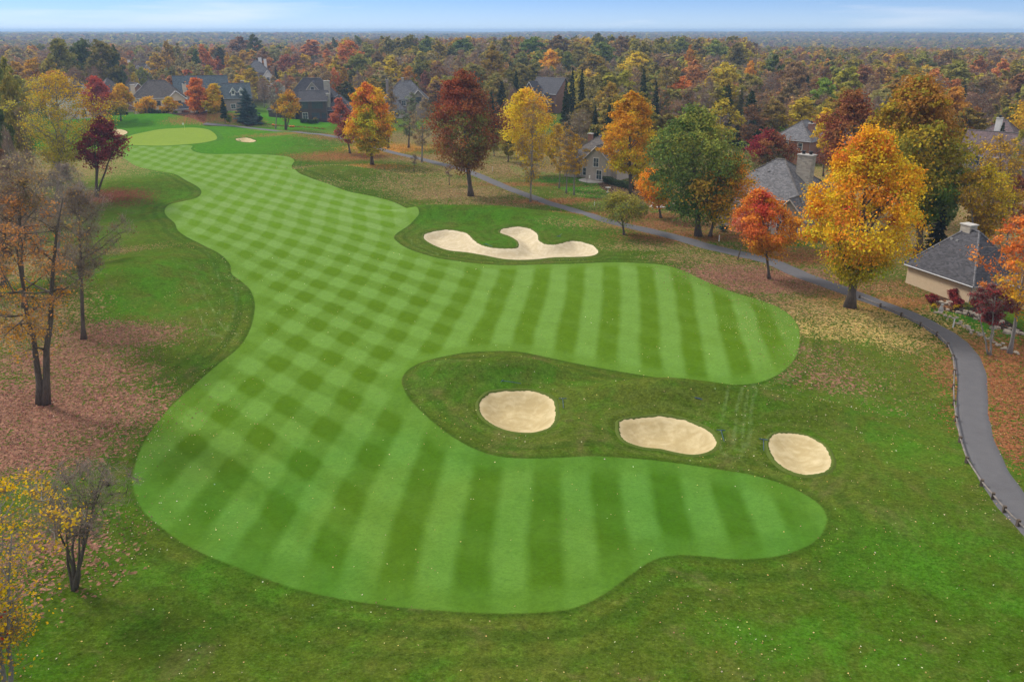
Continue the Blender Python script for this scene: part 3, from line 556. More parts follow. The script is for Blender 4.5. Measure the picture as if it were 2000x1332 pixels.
#               main colours with weights                                                     colour of the lowest third (or None)
PAL = {
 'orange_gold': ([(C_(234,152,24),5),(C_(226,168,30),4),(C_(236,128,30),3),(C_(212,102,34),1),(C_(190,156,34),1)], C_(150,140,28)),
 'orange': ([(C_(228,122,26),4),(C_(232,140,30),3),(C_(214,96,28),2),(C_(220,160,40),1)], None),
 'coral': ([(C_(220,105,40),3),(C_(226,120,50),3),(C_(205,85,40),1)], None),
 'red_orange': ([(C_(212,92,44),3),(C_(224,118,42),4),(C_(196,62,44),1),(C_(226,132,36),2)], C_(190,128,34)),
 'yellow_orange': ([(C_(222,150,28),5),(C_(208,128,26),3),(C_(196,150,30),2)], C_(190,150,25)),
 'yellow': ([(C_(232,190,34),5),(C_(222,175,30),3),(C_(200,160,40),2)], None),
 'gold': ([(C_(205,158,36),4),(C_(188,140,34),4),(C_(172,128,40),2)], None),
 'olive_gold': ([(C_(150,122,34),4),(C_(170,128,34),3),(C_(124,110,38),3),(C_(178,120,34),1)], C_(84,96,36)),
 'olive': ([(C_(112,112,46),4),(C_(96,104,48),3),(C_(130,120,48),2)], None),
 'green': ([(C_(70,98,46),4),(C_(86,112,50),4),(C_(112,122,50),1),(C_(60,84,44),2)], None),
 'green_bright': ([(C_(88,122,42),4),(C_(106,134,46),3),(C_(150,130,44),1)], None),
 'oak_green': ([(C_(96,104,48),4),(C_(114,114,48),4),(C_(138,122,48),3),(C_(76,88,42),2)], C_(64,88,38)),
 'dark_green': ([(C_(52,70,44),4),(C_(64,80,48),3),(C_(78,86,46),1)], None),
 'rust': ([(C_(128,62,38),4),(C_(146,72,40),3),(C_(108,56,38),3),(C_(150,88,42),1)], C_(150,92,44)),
 'red_brown': ([(C_(138,66,44),4),(C_(116,58,42),3),(C_(150,84,48),2)], None),
 'red': ([(C_(178,58,44),4),(C_(194,72,44),3),(C_(150,48,42),2)], None),
 'crimson': ([(C_(122,38,44),4),(C_(142,46,48),3),(C_(98,32,40),2)], None),
 'pink': ([(C_(176,84,74),4),(C_(190,96,72),3),(C_(150,72,66),2)], None),
 'brown': ([(C_(130,96,62),4),(C_(112,84,60),4),(C_(150,104,60),2)], None),
 'tan': ([(C_(168,132,92),4),(C_(150,116,84),4),(C_(180,132,80),1)], None),
 'grey': ([(C_(138,124,116),4),(C_(122,110,104),4),(C_(150,134,122),2)], None),
 'grey_green': ([(C_(122,124,100),4),(C_(108,112,92),3),(C_(136,134,104),2)], None),
 'spruce': ([(C_(40,56,42),4),(C_(50,66,50),3),(C_(32,46,36),3)], None),
 'blue_spruce': ([(C_(62,82,80),4),(C_(80,98,96),3),(C_(52,70,66),2)], None),
 'white': ([(np.array([1., 1, 1]),1),(np.array([.8, .82, .8]),1),(np.array([1.18, 1.12, 1.]),1)], None),
}
GAIN = 1.30                                                          # photograph colours of lit foliage to base colours
FORM = {'oval': (.42,.50,.55),'round': (.45,.5,.5),'column': (.40,.28,.45),'vase': (.66,.60,.45),'spread': (.50,.35,.5),'teardrop': (.30,.45,.75)}
def env(form, t):
    tm, a, b = FORM[form]; t = np.clip(t, 0.001, .999); return np.where(t < tm, (t / tm) ** a, ((1 - t) / (1 - tm)) ** b)
def pick(rs, pal, n):
    cols = np.array([c for c, _ in pal]); wt = np.array([q for _, q in pal], float); return cols[rs.choice(len(cols), n, p=wt / wt.sum())]
def tree_meshes(seed, H, R, cb, form='oval', pal='orange', leaves=9000, leaf=.2, lobes=26, twigs=0, trunk_r=.28, stems=1, lean=(0, 0), fill=.45, sparse=1., limbs=14, patch=None, low=None, gain=None, twl=.9):
    """one mesh of trunk and limbs, one of leaves (and fine twigs when bare); H height, R crown radius, cb crown base"""
    rs = np.random.default_rng(seed); gain = GAIN if gain is None else gain
    main, lowc = PAL[pal]; lowc = low if low is not None else lowc
    bend = np.array([rs.normal(0, .02) * H, rs.normal(0, .02) * H]); lean = np.array(lean)
    def axis(z):
        q = np.asarray(z) / H; return np.stack([lean[0]*q*H + bend[0]*np.sin(q*2.6), lean[1]*q*H + bend[1]*np.sin(q*3.1+1) - bend[1]*math.sin(1)*(1-q)*(q<9)], -1)
    # lobes of the crown, placed under the envelope
    t = (np.arange(lobes) + rs.uniform(0, 1, lobes)) / lobes; t = t ** .9; th = np.arange(lobes) * 2.39996 + rs.uniform(-.5, .5, lobes)
    lr = R * rs.uniform(.22, .48, lobes) * (1 - .3 * t) * (30 / (lobes + 8)) ** .33
    er = np.maximum(R * env(form, t) * rs.uniform(.70, 1.2, lobes) - lr * .75, .05 * R) * np.sqrt(rs.uniform(fill, 1, lobes))
    zc = cb + (H - cb) * (.06 + .90 * t) - lr * .35 * t; ax = axis(zc)
    LCn = np.column_stack([ax[:, 0] + er * np.cos(th), ax[:, 1] + er * np.sin(th), zc])
    LCn[-1] = [*axis(H - lr[-1] * .8), H - lr[-1] * .8]
    ncl = max(3, int(leaves / lobes / 34)); K = lobes * ncl
    li = np.repeat(np.arange(lobes), ncl); d = rs.normal(size=(K, 3)); d[:, 2] = d[:, 2] * .9 + .25; d /= np.linalg.norm(d, axis=1)[:, None]
    cen = LCn[li] + d * (lr[li] * rs.uniform(.55, 1.08, K))[:, None] * np.array([1, 1, .82])
    cen[:, 2] = np.maximum(cen[:, 2], cb * .85 + rs.uniform(0, .6, K))
    if sparse < 1: kk = rs.random(K) < sparse; cen, li, d = cen[kk], li[kk], d[kk]; K = len(cen)
    # ---- wood
    mb = MB(); zt = H * .93; sides = 8 if H * trunk_r > 3 else 6
    tips = []
    if stems == 1:
        zz = np.linspace(0, zt, 12); a_ = axis(zz); rr = trunk_r * (1 - zz / zt) ** .75 + .015; rr[0] *= 1.7; zz2 = zz.copy(); 
        mb.tube([(a_[i, 0], a_[i, 1], zz2[i] - (.3 if i == 0 else 0)) for i in range(12)], list(rr), sides); rr = trunk_r * (1 - zz / zt) ** .75 + .015
        mb.tube([(a_[0, 0], a_[0, 1], -.3), (a_[0, 0], a_[0, 1], .12), (axis(.55)[0], axis(.55)[1], .6)], [trunk_r * 1.9, trunk_r * 1.45, trunk_r * .98], sides)
    base_pts = []
    nl = min(limbs, lobes); pickl = rs.permutation(lobes)[:nl] if nl < lobes else np.arange(lobes)
    if stems > 1:
        sd = [(2 * math.pi * (i + rs.uniform(-.2, .2)) / stems) for i in range(stems)]
        for i in range(stems):
            top = np.array([math.cos(sd[i]) * R * .45, math.sin(sd[i]) * R * .45, H * rs.uniform(.7, .92)]); a0 = np.array([math.cos(sd[i]), math.sin(sd[i])]) * trunk_r * .7
            pts = []
            for q in np.linspace(0, 1, 8): pts.append((a0[0] + (top[0] - a0[0]) * q ** 1.3 + lean[0]*q*H + rs.normal(0, .05), a0[1] + (top[1] - a0[1]) * q ** 1.3 + lean[1]*q*H + rs.normal(0, .05), -.15 + top[2] * q))
            mb.tube(pts, [trunk_r * (1.3 if j == 0 else 1 - j / 8.6) for j in range(8)], 6); base_pts.append(np.array(pts))
    limb_pts = []
    for k in pickl:
        tgt = LCn[k]; hz = tgt[2]
        if stems == 1:
            z0 = max(cb * .55 + .1, min(hz - np.hypot(tgt[0] - axis(hz)[0], tgt[1] - axis(hz)[1]) * rs.uniform(.6, 1.1), zt * .85)); s0 = np.array([*axis(z0), z0]); r0 = (trunk_r * (1 - z0 / zt) ** .75 + .01) * .55
        else:
            bp = base_pts[rs.integers(stems)]; j = int(np.argmin(np.abs(bp[:, 2] - (hz - 1.0)))); j = max(1, min(j, 6)); s0 = bp[j]; r0 = trunk_r * (1 - j / 8.6) * .55
        n = 5; q = np.linspace(0, 1, n)[:, None]; pts = s0 + (tgt - s0) * q; sag = np.sin(q[:, 0] * math.pi) * np.linalg.norm(tgt - s0) * .10; pts[:, 2] += -sag * .4 + rs.normal(0, .04, n); pts[1:-1, :2] += rs.normal(0, .12, (n-2, 2)) * R * .2
        mb.tube([tuple(p) for p in pts], [r0 * (1 - .72 * i / (n-1)) for i in range(n)], 5, False); limb_pts.append((k, pts, r0))
    # secondary branches from limbs towards the leaf clusters
    nsec = int(min(K, 380 if twigs > 4000 else (150 if twigs else 90))); alln = np.concatenate([p[2:] for _, p, _ in limb_pts]) if limb_pts else np.zeros((1, 3))
    for j in rs.permutation(K)[:nsec]:
        c = cen[j]; dd = np.linalg.norm(alln - c, axis=1); s0 = alln[int(np.argmin(dd))]; mid = (s0 + c) / 2 + rs.normal(0, .12, 3)
        mb.tube([tuple(s0), tuple(mid), tuple(c)], [trunk_r * .13 + .012, trunk_r * .07 + .01, .008], 3, False)
    # ---- leaves
    per = max(1, int(leaves / max(1, lobes * ncl))); ci = np.repeat(np.arange(K), per); n = len(ci)
    sp = (lr[li[ci]] * .30)[:, None]; Pn = cen[ci] + rs.normal(size=(n, 3)) * sp * np.array([1, 1, .6])
    sz = leaf * rs.uniform(.6, 1.35, n)
    a = rs.normal(size=(n, 3)); nn = d[ci] * .9 + np.array([0, 0, .5]) + a * .75; nn /= np.linalg.norm(nn, axis=1)[:, None]
    b = rs.normal(size=(n, 3)); b -= (b * nn).sum(1)[:, None] * nn; b /= np.linalg.norm(b, axis=1)[:, None]; c3 = np.cross(nn, b)
    V = np.stack([Pn + b * sz[:, None], Pn + c3 * (sz * .72)[:, None], Pn - b * (sz * .85)[:, None], Pn - c3 * (sz * .72)[:, None]], 1)
    lc = pick(rs, main, lobes); cc = pick(rs, main, K); base = np.where((rs.random(K) < .55)[:, None], lc[li], cc)
    if patch is not None:                                            # a differently coloured bough: (x, y, z relative 0..1, radius, colour)
        for (qx, qy, qz, qr, pc) in patch:
            dist = np.linalg.norm((cen - np.array([qx * R, qy * R, cb + qz * (H - cb)])) / np.array([R, R, R * 1.3]), axis=1); g = np.clip(1.6 - dist / qr, 0, 1)[:, None]; kk = rs.random(K)[:, None] < g; base = np.where(kk, np.array(pc), base)
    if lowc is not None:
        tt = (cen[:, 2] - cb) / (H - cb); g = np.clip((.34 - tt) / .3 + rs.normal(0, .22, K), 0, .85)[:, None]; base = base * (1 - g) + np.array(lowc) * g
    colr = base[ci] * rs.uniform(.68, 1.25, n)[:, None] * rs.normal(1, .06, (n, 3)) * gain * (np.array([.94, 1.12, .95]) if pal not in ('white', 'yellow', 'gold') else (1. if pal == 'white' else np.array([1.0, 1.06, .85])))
    V = V.reshape(-1, 3); Qd = np.arange(4 * n).reshape(-1, 4); cv = np.repeat(colr, 4, 0)
    if twigs:
        m_ = int(twigs * .62); twl = twl * 1.2; ci = rs.integers(0, K, m_); s = cen[ci] + rs.normal(size=(m_, 3)) * (lr[li[ci]] * .22)[:, None]
        dr = d[ci] + rs.normal(size=(m_, 3)) * .7 + np.array([0, 0, .45]); dr /= np.linalg.norm(dr, axis=1)[:, None]; ln = twl * rs.uniform(.4, 1.3, m_)
        pv = rs.normal(size=(m_, 3)); pv -= (pv * dr).sum(1)[:, None] * dr; pv /= np.linalg.norm(pv, axis=1)[:, None]; wv = max(.011, leaf * .06) * rs.uniform(.7, 1.4, m_)
        TV = np.stack([s - dr * (ln * .5)[:, None], s + pv * wv[:, None], s + dr * (ln * .5)[:, None], s - pv * wv[:, None]], 1).reshape(-1, 3)
        tcv = np.array(C_(150,132,120)) * rs.uniform(.55, 1.1, (m_, 1)); V = np.concatenate([V, TV]); Qd = np.arange(len(V)).reshape(-1, 4); cv = np.concatenate([cv, np.repeat(tcv, 4, 0)])
    crown = np_mesh('crown', V, Qd, np.clip(cv, .004, .95))
    tm = bpy.data.meshes.new('trunk'); tm.from_pydata(mb.v, [], mb.f); tm.update(); tm.shade_smooth()
    return tm, crown
def conifer_meshes(seed, H, R, cb, pal='spruce', leaves=6000, leaf=.22, gain=None, droop=.25, trunk_r=.2):
    rs = np.random.default_rng(seed); main, _ = PAL[pal]; nb = int(26 + H * 5); z = cb + (H - cb) * (np.arange(nb) + rs.uniform(0, 1, nb)) / nb; tt = (z - cb) / (H - cb)
    L_ = R * (1 - tt) ** .82 * rs.uniform(.72, 1.12, nb) + .12; th = np.arange(nb) * 2.39996 + rs.uniform(-.4, .4, nb); wt = L_ ** 1.25; cnt = np.maximum(4, (leaves * wt / wt.sum()).astype(int)); bi = np.repeat(np.arange(nb), cnt); n = len(bi)
    u = rs.uniform(.12, 1, n) ** .75; side = rs.normal(0, .20, n) * (1.15 - u * .7) * L_[bi]; rr = u * L_[bi]; ct, st = np.cos(th[bi]), np.sin(th[bi])
    Pn = np.stack([ct * rr - st * side, st * rr + ct * side, z[bi] - droop * rr + .10 * rr * u + rs.normal(0, .08, n)], 1)
    dr = np.stack([ct, st, -.25 * np.ones(n)], 1) + rs.normal(size=(n, 3)) * .45; dr /= np.linalg.norm(dr, axis=1)[:, None]; pv = rs.normal(size=(n, 3)); pv -= (pv * dr).sum(1)[:, None] * dr; pv /= np.linalg.norm(pv, axis=1)[:, None]
    s = leaf * rs.uniform(.6, 1.3, n); V = np.stack([Pn + dr * (s * 1.3)[:, None], Pn + pv * (s * .5)[:, None], Pn - dr * (s * 1.2)[:, None], Pn - pv * (s * .5)[:, None]], 1).reshape(-1, 3)
    c = pick(rs, main, nb)[bi] * rs.uniform(.65, 1.2, n)[:, None] * (GAIN if gain is None else gain); mb = MB()
    mb.tube([(0, 0, -.3), (0, 0, H * .3), (0, 0, H * .7), (0, 0, H * .98)], [trunk_r * 1.3, trunk_r * .85, trunk_r * .4, .02], 6)
    for i in range(0, nb, 2): mb.tube([(0, 0, z[i]), (math.cos(th[i]) * L_[i] * .9, math.sin(th[i]) * L_[i] * .9, z[i] - droop * L_[i] * .9)], [.04, .012], 3, False)
    tm = bpy.data.meshes.new('trunk'); tm.from_pydata(mb.v, [], mb.f); tm.update(); tm.shade_smooth()
    return tm, np_mesh('crown', V, np.arange(4 * n).reshape(-1, 4), np.repeat(np.clip(c, .004, .95), 4, 0))
def put_tree(name, meshes, loc, rz, label, cat='tree', group=None, color=None, scale=1., trunk='trunk'):
    e = empty(name, loc, rz, label, cat, group); e.scale = (scale,) * 3 if np.isscalar(scale) else scale
    a = link('trunk', meshes[0], MT[trunk], e); b = link('crown', meshes[1], MT['foliage'], e)
    if color is not None: b.color = (*color, 1)
    return e
# ---- hero trees: base pixel, top row, crown left/right columns, lowest row of the crown ...
HERO = []
def hero(name, label, base, top, xl, xr, low, form, pal, leaves, leaf=.2, lobes=28, seed=1, trunk='trunk', tr=.3, Y=None, **k):
    b = P(*base) if Y is None else at(base[0], Y); H = (Zat(b.y, top) - b.z); s = pxm(b.y, b.z + H * .5)
    cx = Xat((xl + xr) / 2, b.y, b.z + H * .6); R = (xr - xl) / 2 / s * 1.17; cb = max(.4, Zat(b.y - R * .5, low) - b.z)
    cb = min(cb, H * .6); lx = (cx - b.x) / (H * .62)
    kw = dict(k); leaves = int(leaves * 1.15); kw['low'] = kw.pop('lowcol', None); kw.setdefault('lean', (lx, 0))
    if form == 'conifer': ms = conifer_meshes(seed, H, R, cb, pal, leaves, leaf, trunk_r=tr)
    else: ms = tree_meshes(seed, H, R, cb, form, pal, leaves, leaf, lobes, trunk_r=tr, **kw)
    HERO.append((b.x, b.y, R)); return put_tree(name, ms, (b.x, b.y, b.z), 0, label, 'tree', trunk=trunk)
RED, PNK = C_(196,52,38), C_(206,90,60)
hero('maple_tree','tall blazing orange and gold maple beside the cart path where the rail fence starts',(1660,600),248,1578,1806,575,'oval','orange_gold',40000,.14,66,61,tr=.48,limbs=26,fill=.6,patch=[(-.60,-.5,.74,.17,RED),(-.5,-.6,.55,.12,RED),(.1,-.4,.95,.18,C_(228,116,44)),(-.8,-.3,.2,.2,C_(205,92,38)),(.35,-.6,.04,.3,C_(120,132,24))])
hero('maple_tree','small red and orange maple between the stone-chimney house and the tall gold maple',(1503,545),370,1431,1554,512,'oval','red_orange',15000,.13,34,4,tr=.16,limbs=16,fill=.6,patch=[(-.5,-.3,.85,.2,C_(200,64,50)),(-.8,0,.45,.3,C_(200,98,78)),(.3,-.4,.4,.5,C_(226,138,40))])
hero('oak_tree','broad green oak standing behind the cart path with orange maples under it',(1364,461),208,1262,1456,440,'round','oak_green',26000,.18,46,5,tr=.42,limbs=24,fill=.6,patch=[(0,-.4,.92,.4,C_(140,132,56)),(.2,-.7,.1,.35,C_(206,120,30)),(-.3,-.7,.3,.2,C_(170,120,40))])
hero('maple_tree','orange maple tucked under the right side of the broad green oak',(1386,462),300,1350,1474,445,'round','yellow_orange',11000,.15,26,6,tr=.2,patch=[(.5,0,.7,.5,C_(226,130,30))])
hero('maple_tree','low orange maple under the left side of the broad green oak',(1291,426),330,1238,1322,402,'round','orange',8000,.15,20,7,tr=.18,patch=[(.2,-.5,.2,.5,C_(190,160,30))])
hero('maple_tree','upright golden orange maple in front of the brick chimney house',(1232,378),180,1184,1290,352,'column','yellow_orange',17000,.2,42,8,tr=.32,limbs=20,fill=.6,patch=[(.2,0,.85,.6,C_(206,130,26)),(-.2,-.5,.1,.4,C_(204,176,30))])
hero('crabapple_tree','small spreading olive crabapple in the rough beside the cart path',(1219,459),378,1163,1266,435,'spread','olive',6500,.12,24,9,tr=.16,twigs=2500,patch=[(0,0,.8,.6,C_(156,132,48))],sparse=.9)
hero('oak_tree','tall rust red oak between the large bunker and the cart path',(920,383),138,834,990,345,'oval','rust',22000,.19,52,10,tr=.42,limbs=26,fill=.5,twigs=3000,patch=[(0,-.5,.35,.35,C_(112,100,44)),(.5,-.4,.15,.3,C_(146,88,44)),(-.4,-.3,.8,.4,C_(150,62,40))])
hero('maple_tree','bright yellow maple behind the bare gold-leaved trees by the path',(1040,345),172,974,1092,322,'round','yellow',16000,.2,36,11,tr=.3,patch=[(.3,0,.85,.5,C_(222,160,44))])
hero('ash_tree','grey-stemmed ash with sparse gold leaves in front of the yellow maple',(1036,394),190,1004,1076,368,'column','gold',2600,.13,34,12,'trunk_grey',.16,twigs=7000,limbs=18,fill=.3)
hero('ash_tree','thin ash with gold leaves low on it, right of the yellow maple',(1092,368),240,1066,1112,345,'column','gold',2600,.13,24,13,'trunk_grey',.12,twigs=3500,fill=.3)
hero('ash_tree','bare-topped ash with a few gold leaves between two thicker gold ashes',(1106,378),238,1084,1128,345,'column','gold',1300,.13,24,14,'trunk_grey',.13,twigs=4500,fill=.3)
hero('ash_tree','gold-leaved ash, last of the row before the brick chimney house',(1121,381),262,1102,1152,345,'column','gold',2800,.13,24,15,'trunk_grey',.14,twigs=3500,fill=.3)
hero('maple_tree','round orange and yellow maple with green lower leaves beside the far cart path',(727,322),162,660,752,303,'column','orange_gold',20000,.22,46,16,tr=.34,limbs=20,fill=.65,lean=(0,0),patch=[(.1,-.3,.98,.32,C_(226,108,44)),(-.6,-.4,.5,.3,C_(228,122,40)),(0,-.6,.5,.35,C_(192,166,30))])
hero('maple_tree','pinkish red maple half hidden behind the round orange and yellow maple',(684,300),192,642,694,285,'oval','pink',7000,.2,20,17,tr=.22)
hero('locust_tree','dark-trunked nearly bare tree just right of the round orange maple',(758,289),172,742,786,262,'column','brown',1500,.17,22,18,tr=.24,twigs=5000)
hero('locust_tree','tall bare grey-brown tree beyond the bend of the far path',(798,289),182,778,826,270,'oval','grey_green',2400,.17,24,19,tr=.22,twigs=6000)
hero('locust_tree','pale bare tree with few gold leaves left of the rust red oak',(824,317),190,798,856,292,'oval','tan',1500,.17,26,20,'trunk_grey',.2,twigs=8000)
hero('sapling','slender leafless sapling left of the path below the bare trees',(808,335),302,801,817,322,'column','brown',60,.1,8,21,tr=.05,twigs=700,limbs=6)
hero('sapling','thin dark sapling close to the rust red oak trunk',(878,362),318,868,888,348,'column','rust',120,.1,8,22,tr=.06,twigs=700,limbs=6)
hero('maple_tree','orange-leaved clump tree on the edge of the dark mansion lawn',(558,254),176,534,588,236,'oval','yellow_orange',4500,.22,22,23,tr=.2,stems=3,twigs=3000)
hero('locust_tree','bare grey tree in front of the dark mansion chimney',(538,252),158,516,562,226,'oval','grey',900,.2,20,24,'trunk_grey',.18,twigs=7000)
hero('maple_tree','coral orange maple before the cream stucco house, left of its golden twin',(386,233),152,362,404,220,'column','coral',9000,.26,24,25,tr=.22,fill=.6)
hero('maple_tree','golden orange teardrop maple right of the cream stucco house',(418,232),164,396,440,222,'teardrop','yellow_orange',9000,.26,24,26,tr=.22,fill=.6)
hero('maple_tree','thin orange maple against the front wall of the cream stucco house',(330,229),190,312,348,222,'oval','yellow_orange',3200,.26,18,27,tr=.14,twigs=1500,Y=283)
hero('maple_tree','low orange-brown maple beside the wooden playset',(284,230),188,268,306,224,'round','yellow_orange',3600,.26,16,28,tr=.14,twigs=1500,Y=284)
hero('maple_tree','dark crimson layered maple beside the left rough above its own red leaves',(187,384),228,148,242,330,'oval','crimson',9000,.17,32,29,tr=.22,stems=3,limbs=16,fill=.4)
hero('maple_tree','scarlet round maple behind the left end bunker',(192,242),150,158,216,228,'round','red',9000,.26,24,30,tr=.25)
hero('maple_tree','small orange and green maple between the scarlet maple and the hedge',(236,236),164,214,258,224,'round','yellow_orange',7500,.24,20,31,tr=.2,lowcol=C_(110,110,44))
hero('cottonwood_tree','big sparse yellow-green cottonwood with pale leaning limbs on the left side',(112,392),138,14,205,345,'vase','gold',15000,.14,60,32,'trunk_grey',.34,twigs=9000,limbs=30,fill=.25,sparse=.9,patch=[(-.5,0,.8,.6,C_(188,170,52)),(.3,-.3,.3,.5,C_(170,150,50))])
hero('oak_tree','leaning mostly bare oak above the brown leaf drift on the left',(163,662),352,72,238,560,'oval','brown',2000,.10,50,33,tr=.20,twigs=11000,limbs=22,fill=.2,twl=1.0)
hero('oak_tree','forked oak with ragged orange leaves standing in the pink leaf carpet',(84,790),330,-70,178,720,'oval','brown',7000,.10,60,34,tr=.30,twigs=9000,limbs=26,fill=.2,stems=2,sparse=.8,lowcol=C_(206,128,44),patch=[(0,0,.2,.6,C_(214,132,34)),(.3,0,.55,.5,C_(190,112,62))])
hero('oak_tree','bare pinkish grey tree in the crowd at the left edge behind the forked oak',(48,600),290,-60,150,500,'oval','tan',2400,.11,50,35,tr=.22,twigs=12000,limbs=22,fill=.2,twl=1.0)
hero('oak_tree','rusty brown-leaved oak crowded at the left edge of the view',(8,560),330,-60,62,520,'oval','red_brown',9000,.13,34,36,tr=.25,twigs=3000)
hero('locust_tree','bare lilac-grey tree between the cottonwood and the leaning oak',(112,520),318,56,176,440,'oval','grey',900,.11,40,37,'trunk_grey',.2,twigs=12000,limbs=20,fill=.2)
hero('serviceberry_tree','small leafless many-stemmed tree alone in the near left rough',(146,1150),912,48,244,1085,'vase','gold',60,.05,60,38,'trunk',.10,twigs=4300,limbs=56,fill=.35,stems=7,twl=.85)
hero('redbud_tree','small dark red tree with pale forked stems across the path from the rail fence',(1933,694),556,1892,1978,640,'vase','crimson',4000,.10,28,39,'trunk_grey',.09,stems=3,twigs=2500,fill=.3,sparse=.7)
hero('maple_tree','orange maple at the right edge beside the small dark red tree',(1972,690),405,1928,2090,628,'round','coral',9500,.13,50,40,'trunk_grey',.17,limbs=22,twigs=3000,fill=.3,sparse=.6,patch=[(-.2,-.3,.2,.6,C_(222,150,34))])
hero('maple_tree','dark red-brown rounded tree left of the red brick house',(1505,352),254,1458,1550,338,'round','red_brown',12000,.2,30,41,tr=.24,patch=[(-.6,0,.6,.45,C_(134,36,44)),(0,-.4,.1,.5,C_(122,100,70))],lowcol=C_(110,104,66))
hero('oak_tree','huge olive and bronze oak rising behind the tall gold maple',(1795,498),148,1690,1896,455,'round','olive_gold',30000,.2,60,42,tr=.5,limbs=28,fill=.6,patch=[(-.2,0,.85,.5,C_(168,104,40)),(.3,-.6,.1,.6,C_(86,100,36)),(.6,-.3,.4,.4,C_(150,122,34))])
hero('oak_tree','bronze red oak between the red brick house and the huge olive oak',(1665,420),176,1600,1730,380,'round','red_brown',13000,.2,34,43,tr=.35,patch=[(0,-.4,.2,.6,C_(112,96,46))])
hero('linden_tree','light tree with bright yellow top above the dark garage roof',(1905,520),322,1858,1978,480,'vase','gold',9000,.15,36,44,'trunk_grey',.2,stems=2,twigs=6000,fill=.3,patch=[(.2,0,.85,.6,C_(214,180,36))])
hero('locust_tree','thin gold-brown tree in front of the purple-brown roof at the right edge',(1955,470),262,1890,2020,400,'vase','gold',3500,.16,34,45,tr=.18,twigs=9000,fill=.3)
hero('maple_tree','vivid orange-yellow maple cut by the right edge high above the roofs',(2030,330),186,1976,2090,300,'round','gold',9000,.26,24,46,tr=.3)
hero('honeylocust_tree','small lemon yellow tree growing against the red brick house',(1608,345),212,1588,1636,300,'oval','yellow',5500,.18,20,47,tr=.15,twigs=1500)
hero('blue_spruce','young blue spruce beside the brick chimney house wall',(1173,352),318,1161,1186,350,'conifer','blue_spruce',3500,.14,1,48,tr=.08)
hero('spruce_tree','dark broad spruce between the slate-roofed house and the dark mansion',(485,240),172,460,510,238,'conifer','blue_spruce',7000,.26,1,49)
hero('spruce_tree','narrow green spruce directly behind the brick chimney house',(1186,330),206,1170,1204,320,'conifer','spruce',5000,.24,1,50)
hero('arborvitae','slim dark evergreen column left of the spruce by the slate-roofed house',(439,232),190,432,446,231,'conifer','spruce',1800,.2,1,51,tr=.1)
# the near tree at the lower left, its foot just out of view
_b = P(25, 1400); _H = 12.4
put_tree('ash_tree', tree_meshes(52, _H, 5.2, 2.6, 'vase', 'gold', 15000, .075, 64, twigs=9500, trunk_r=.13, limbs=50, fill=.12, stems=4, twl=.95, sparse=.7, patch=[(-.2,-.2,.6,.9,C_(226,170,20)),(.2,-.2,.2,.15,C_(160,30,26))], lean=(-.04, .02)), _b, 0, 'close pale-twigged ash with hanging yellow leaves in the lower left corner', 'tree', trunk='trunk_grey')
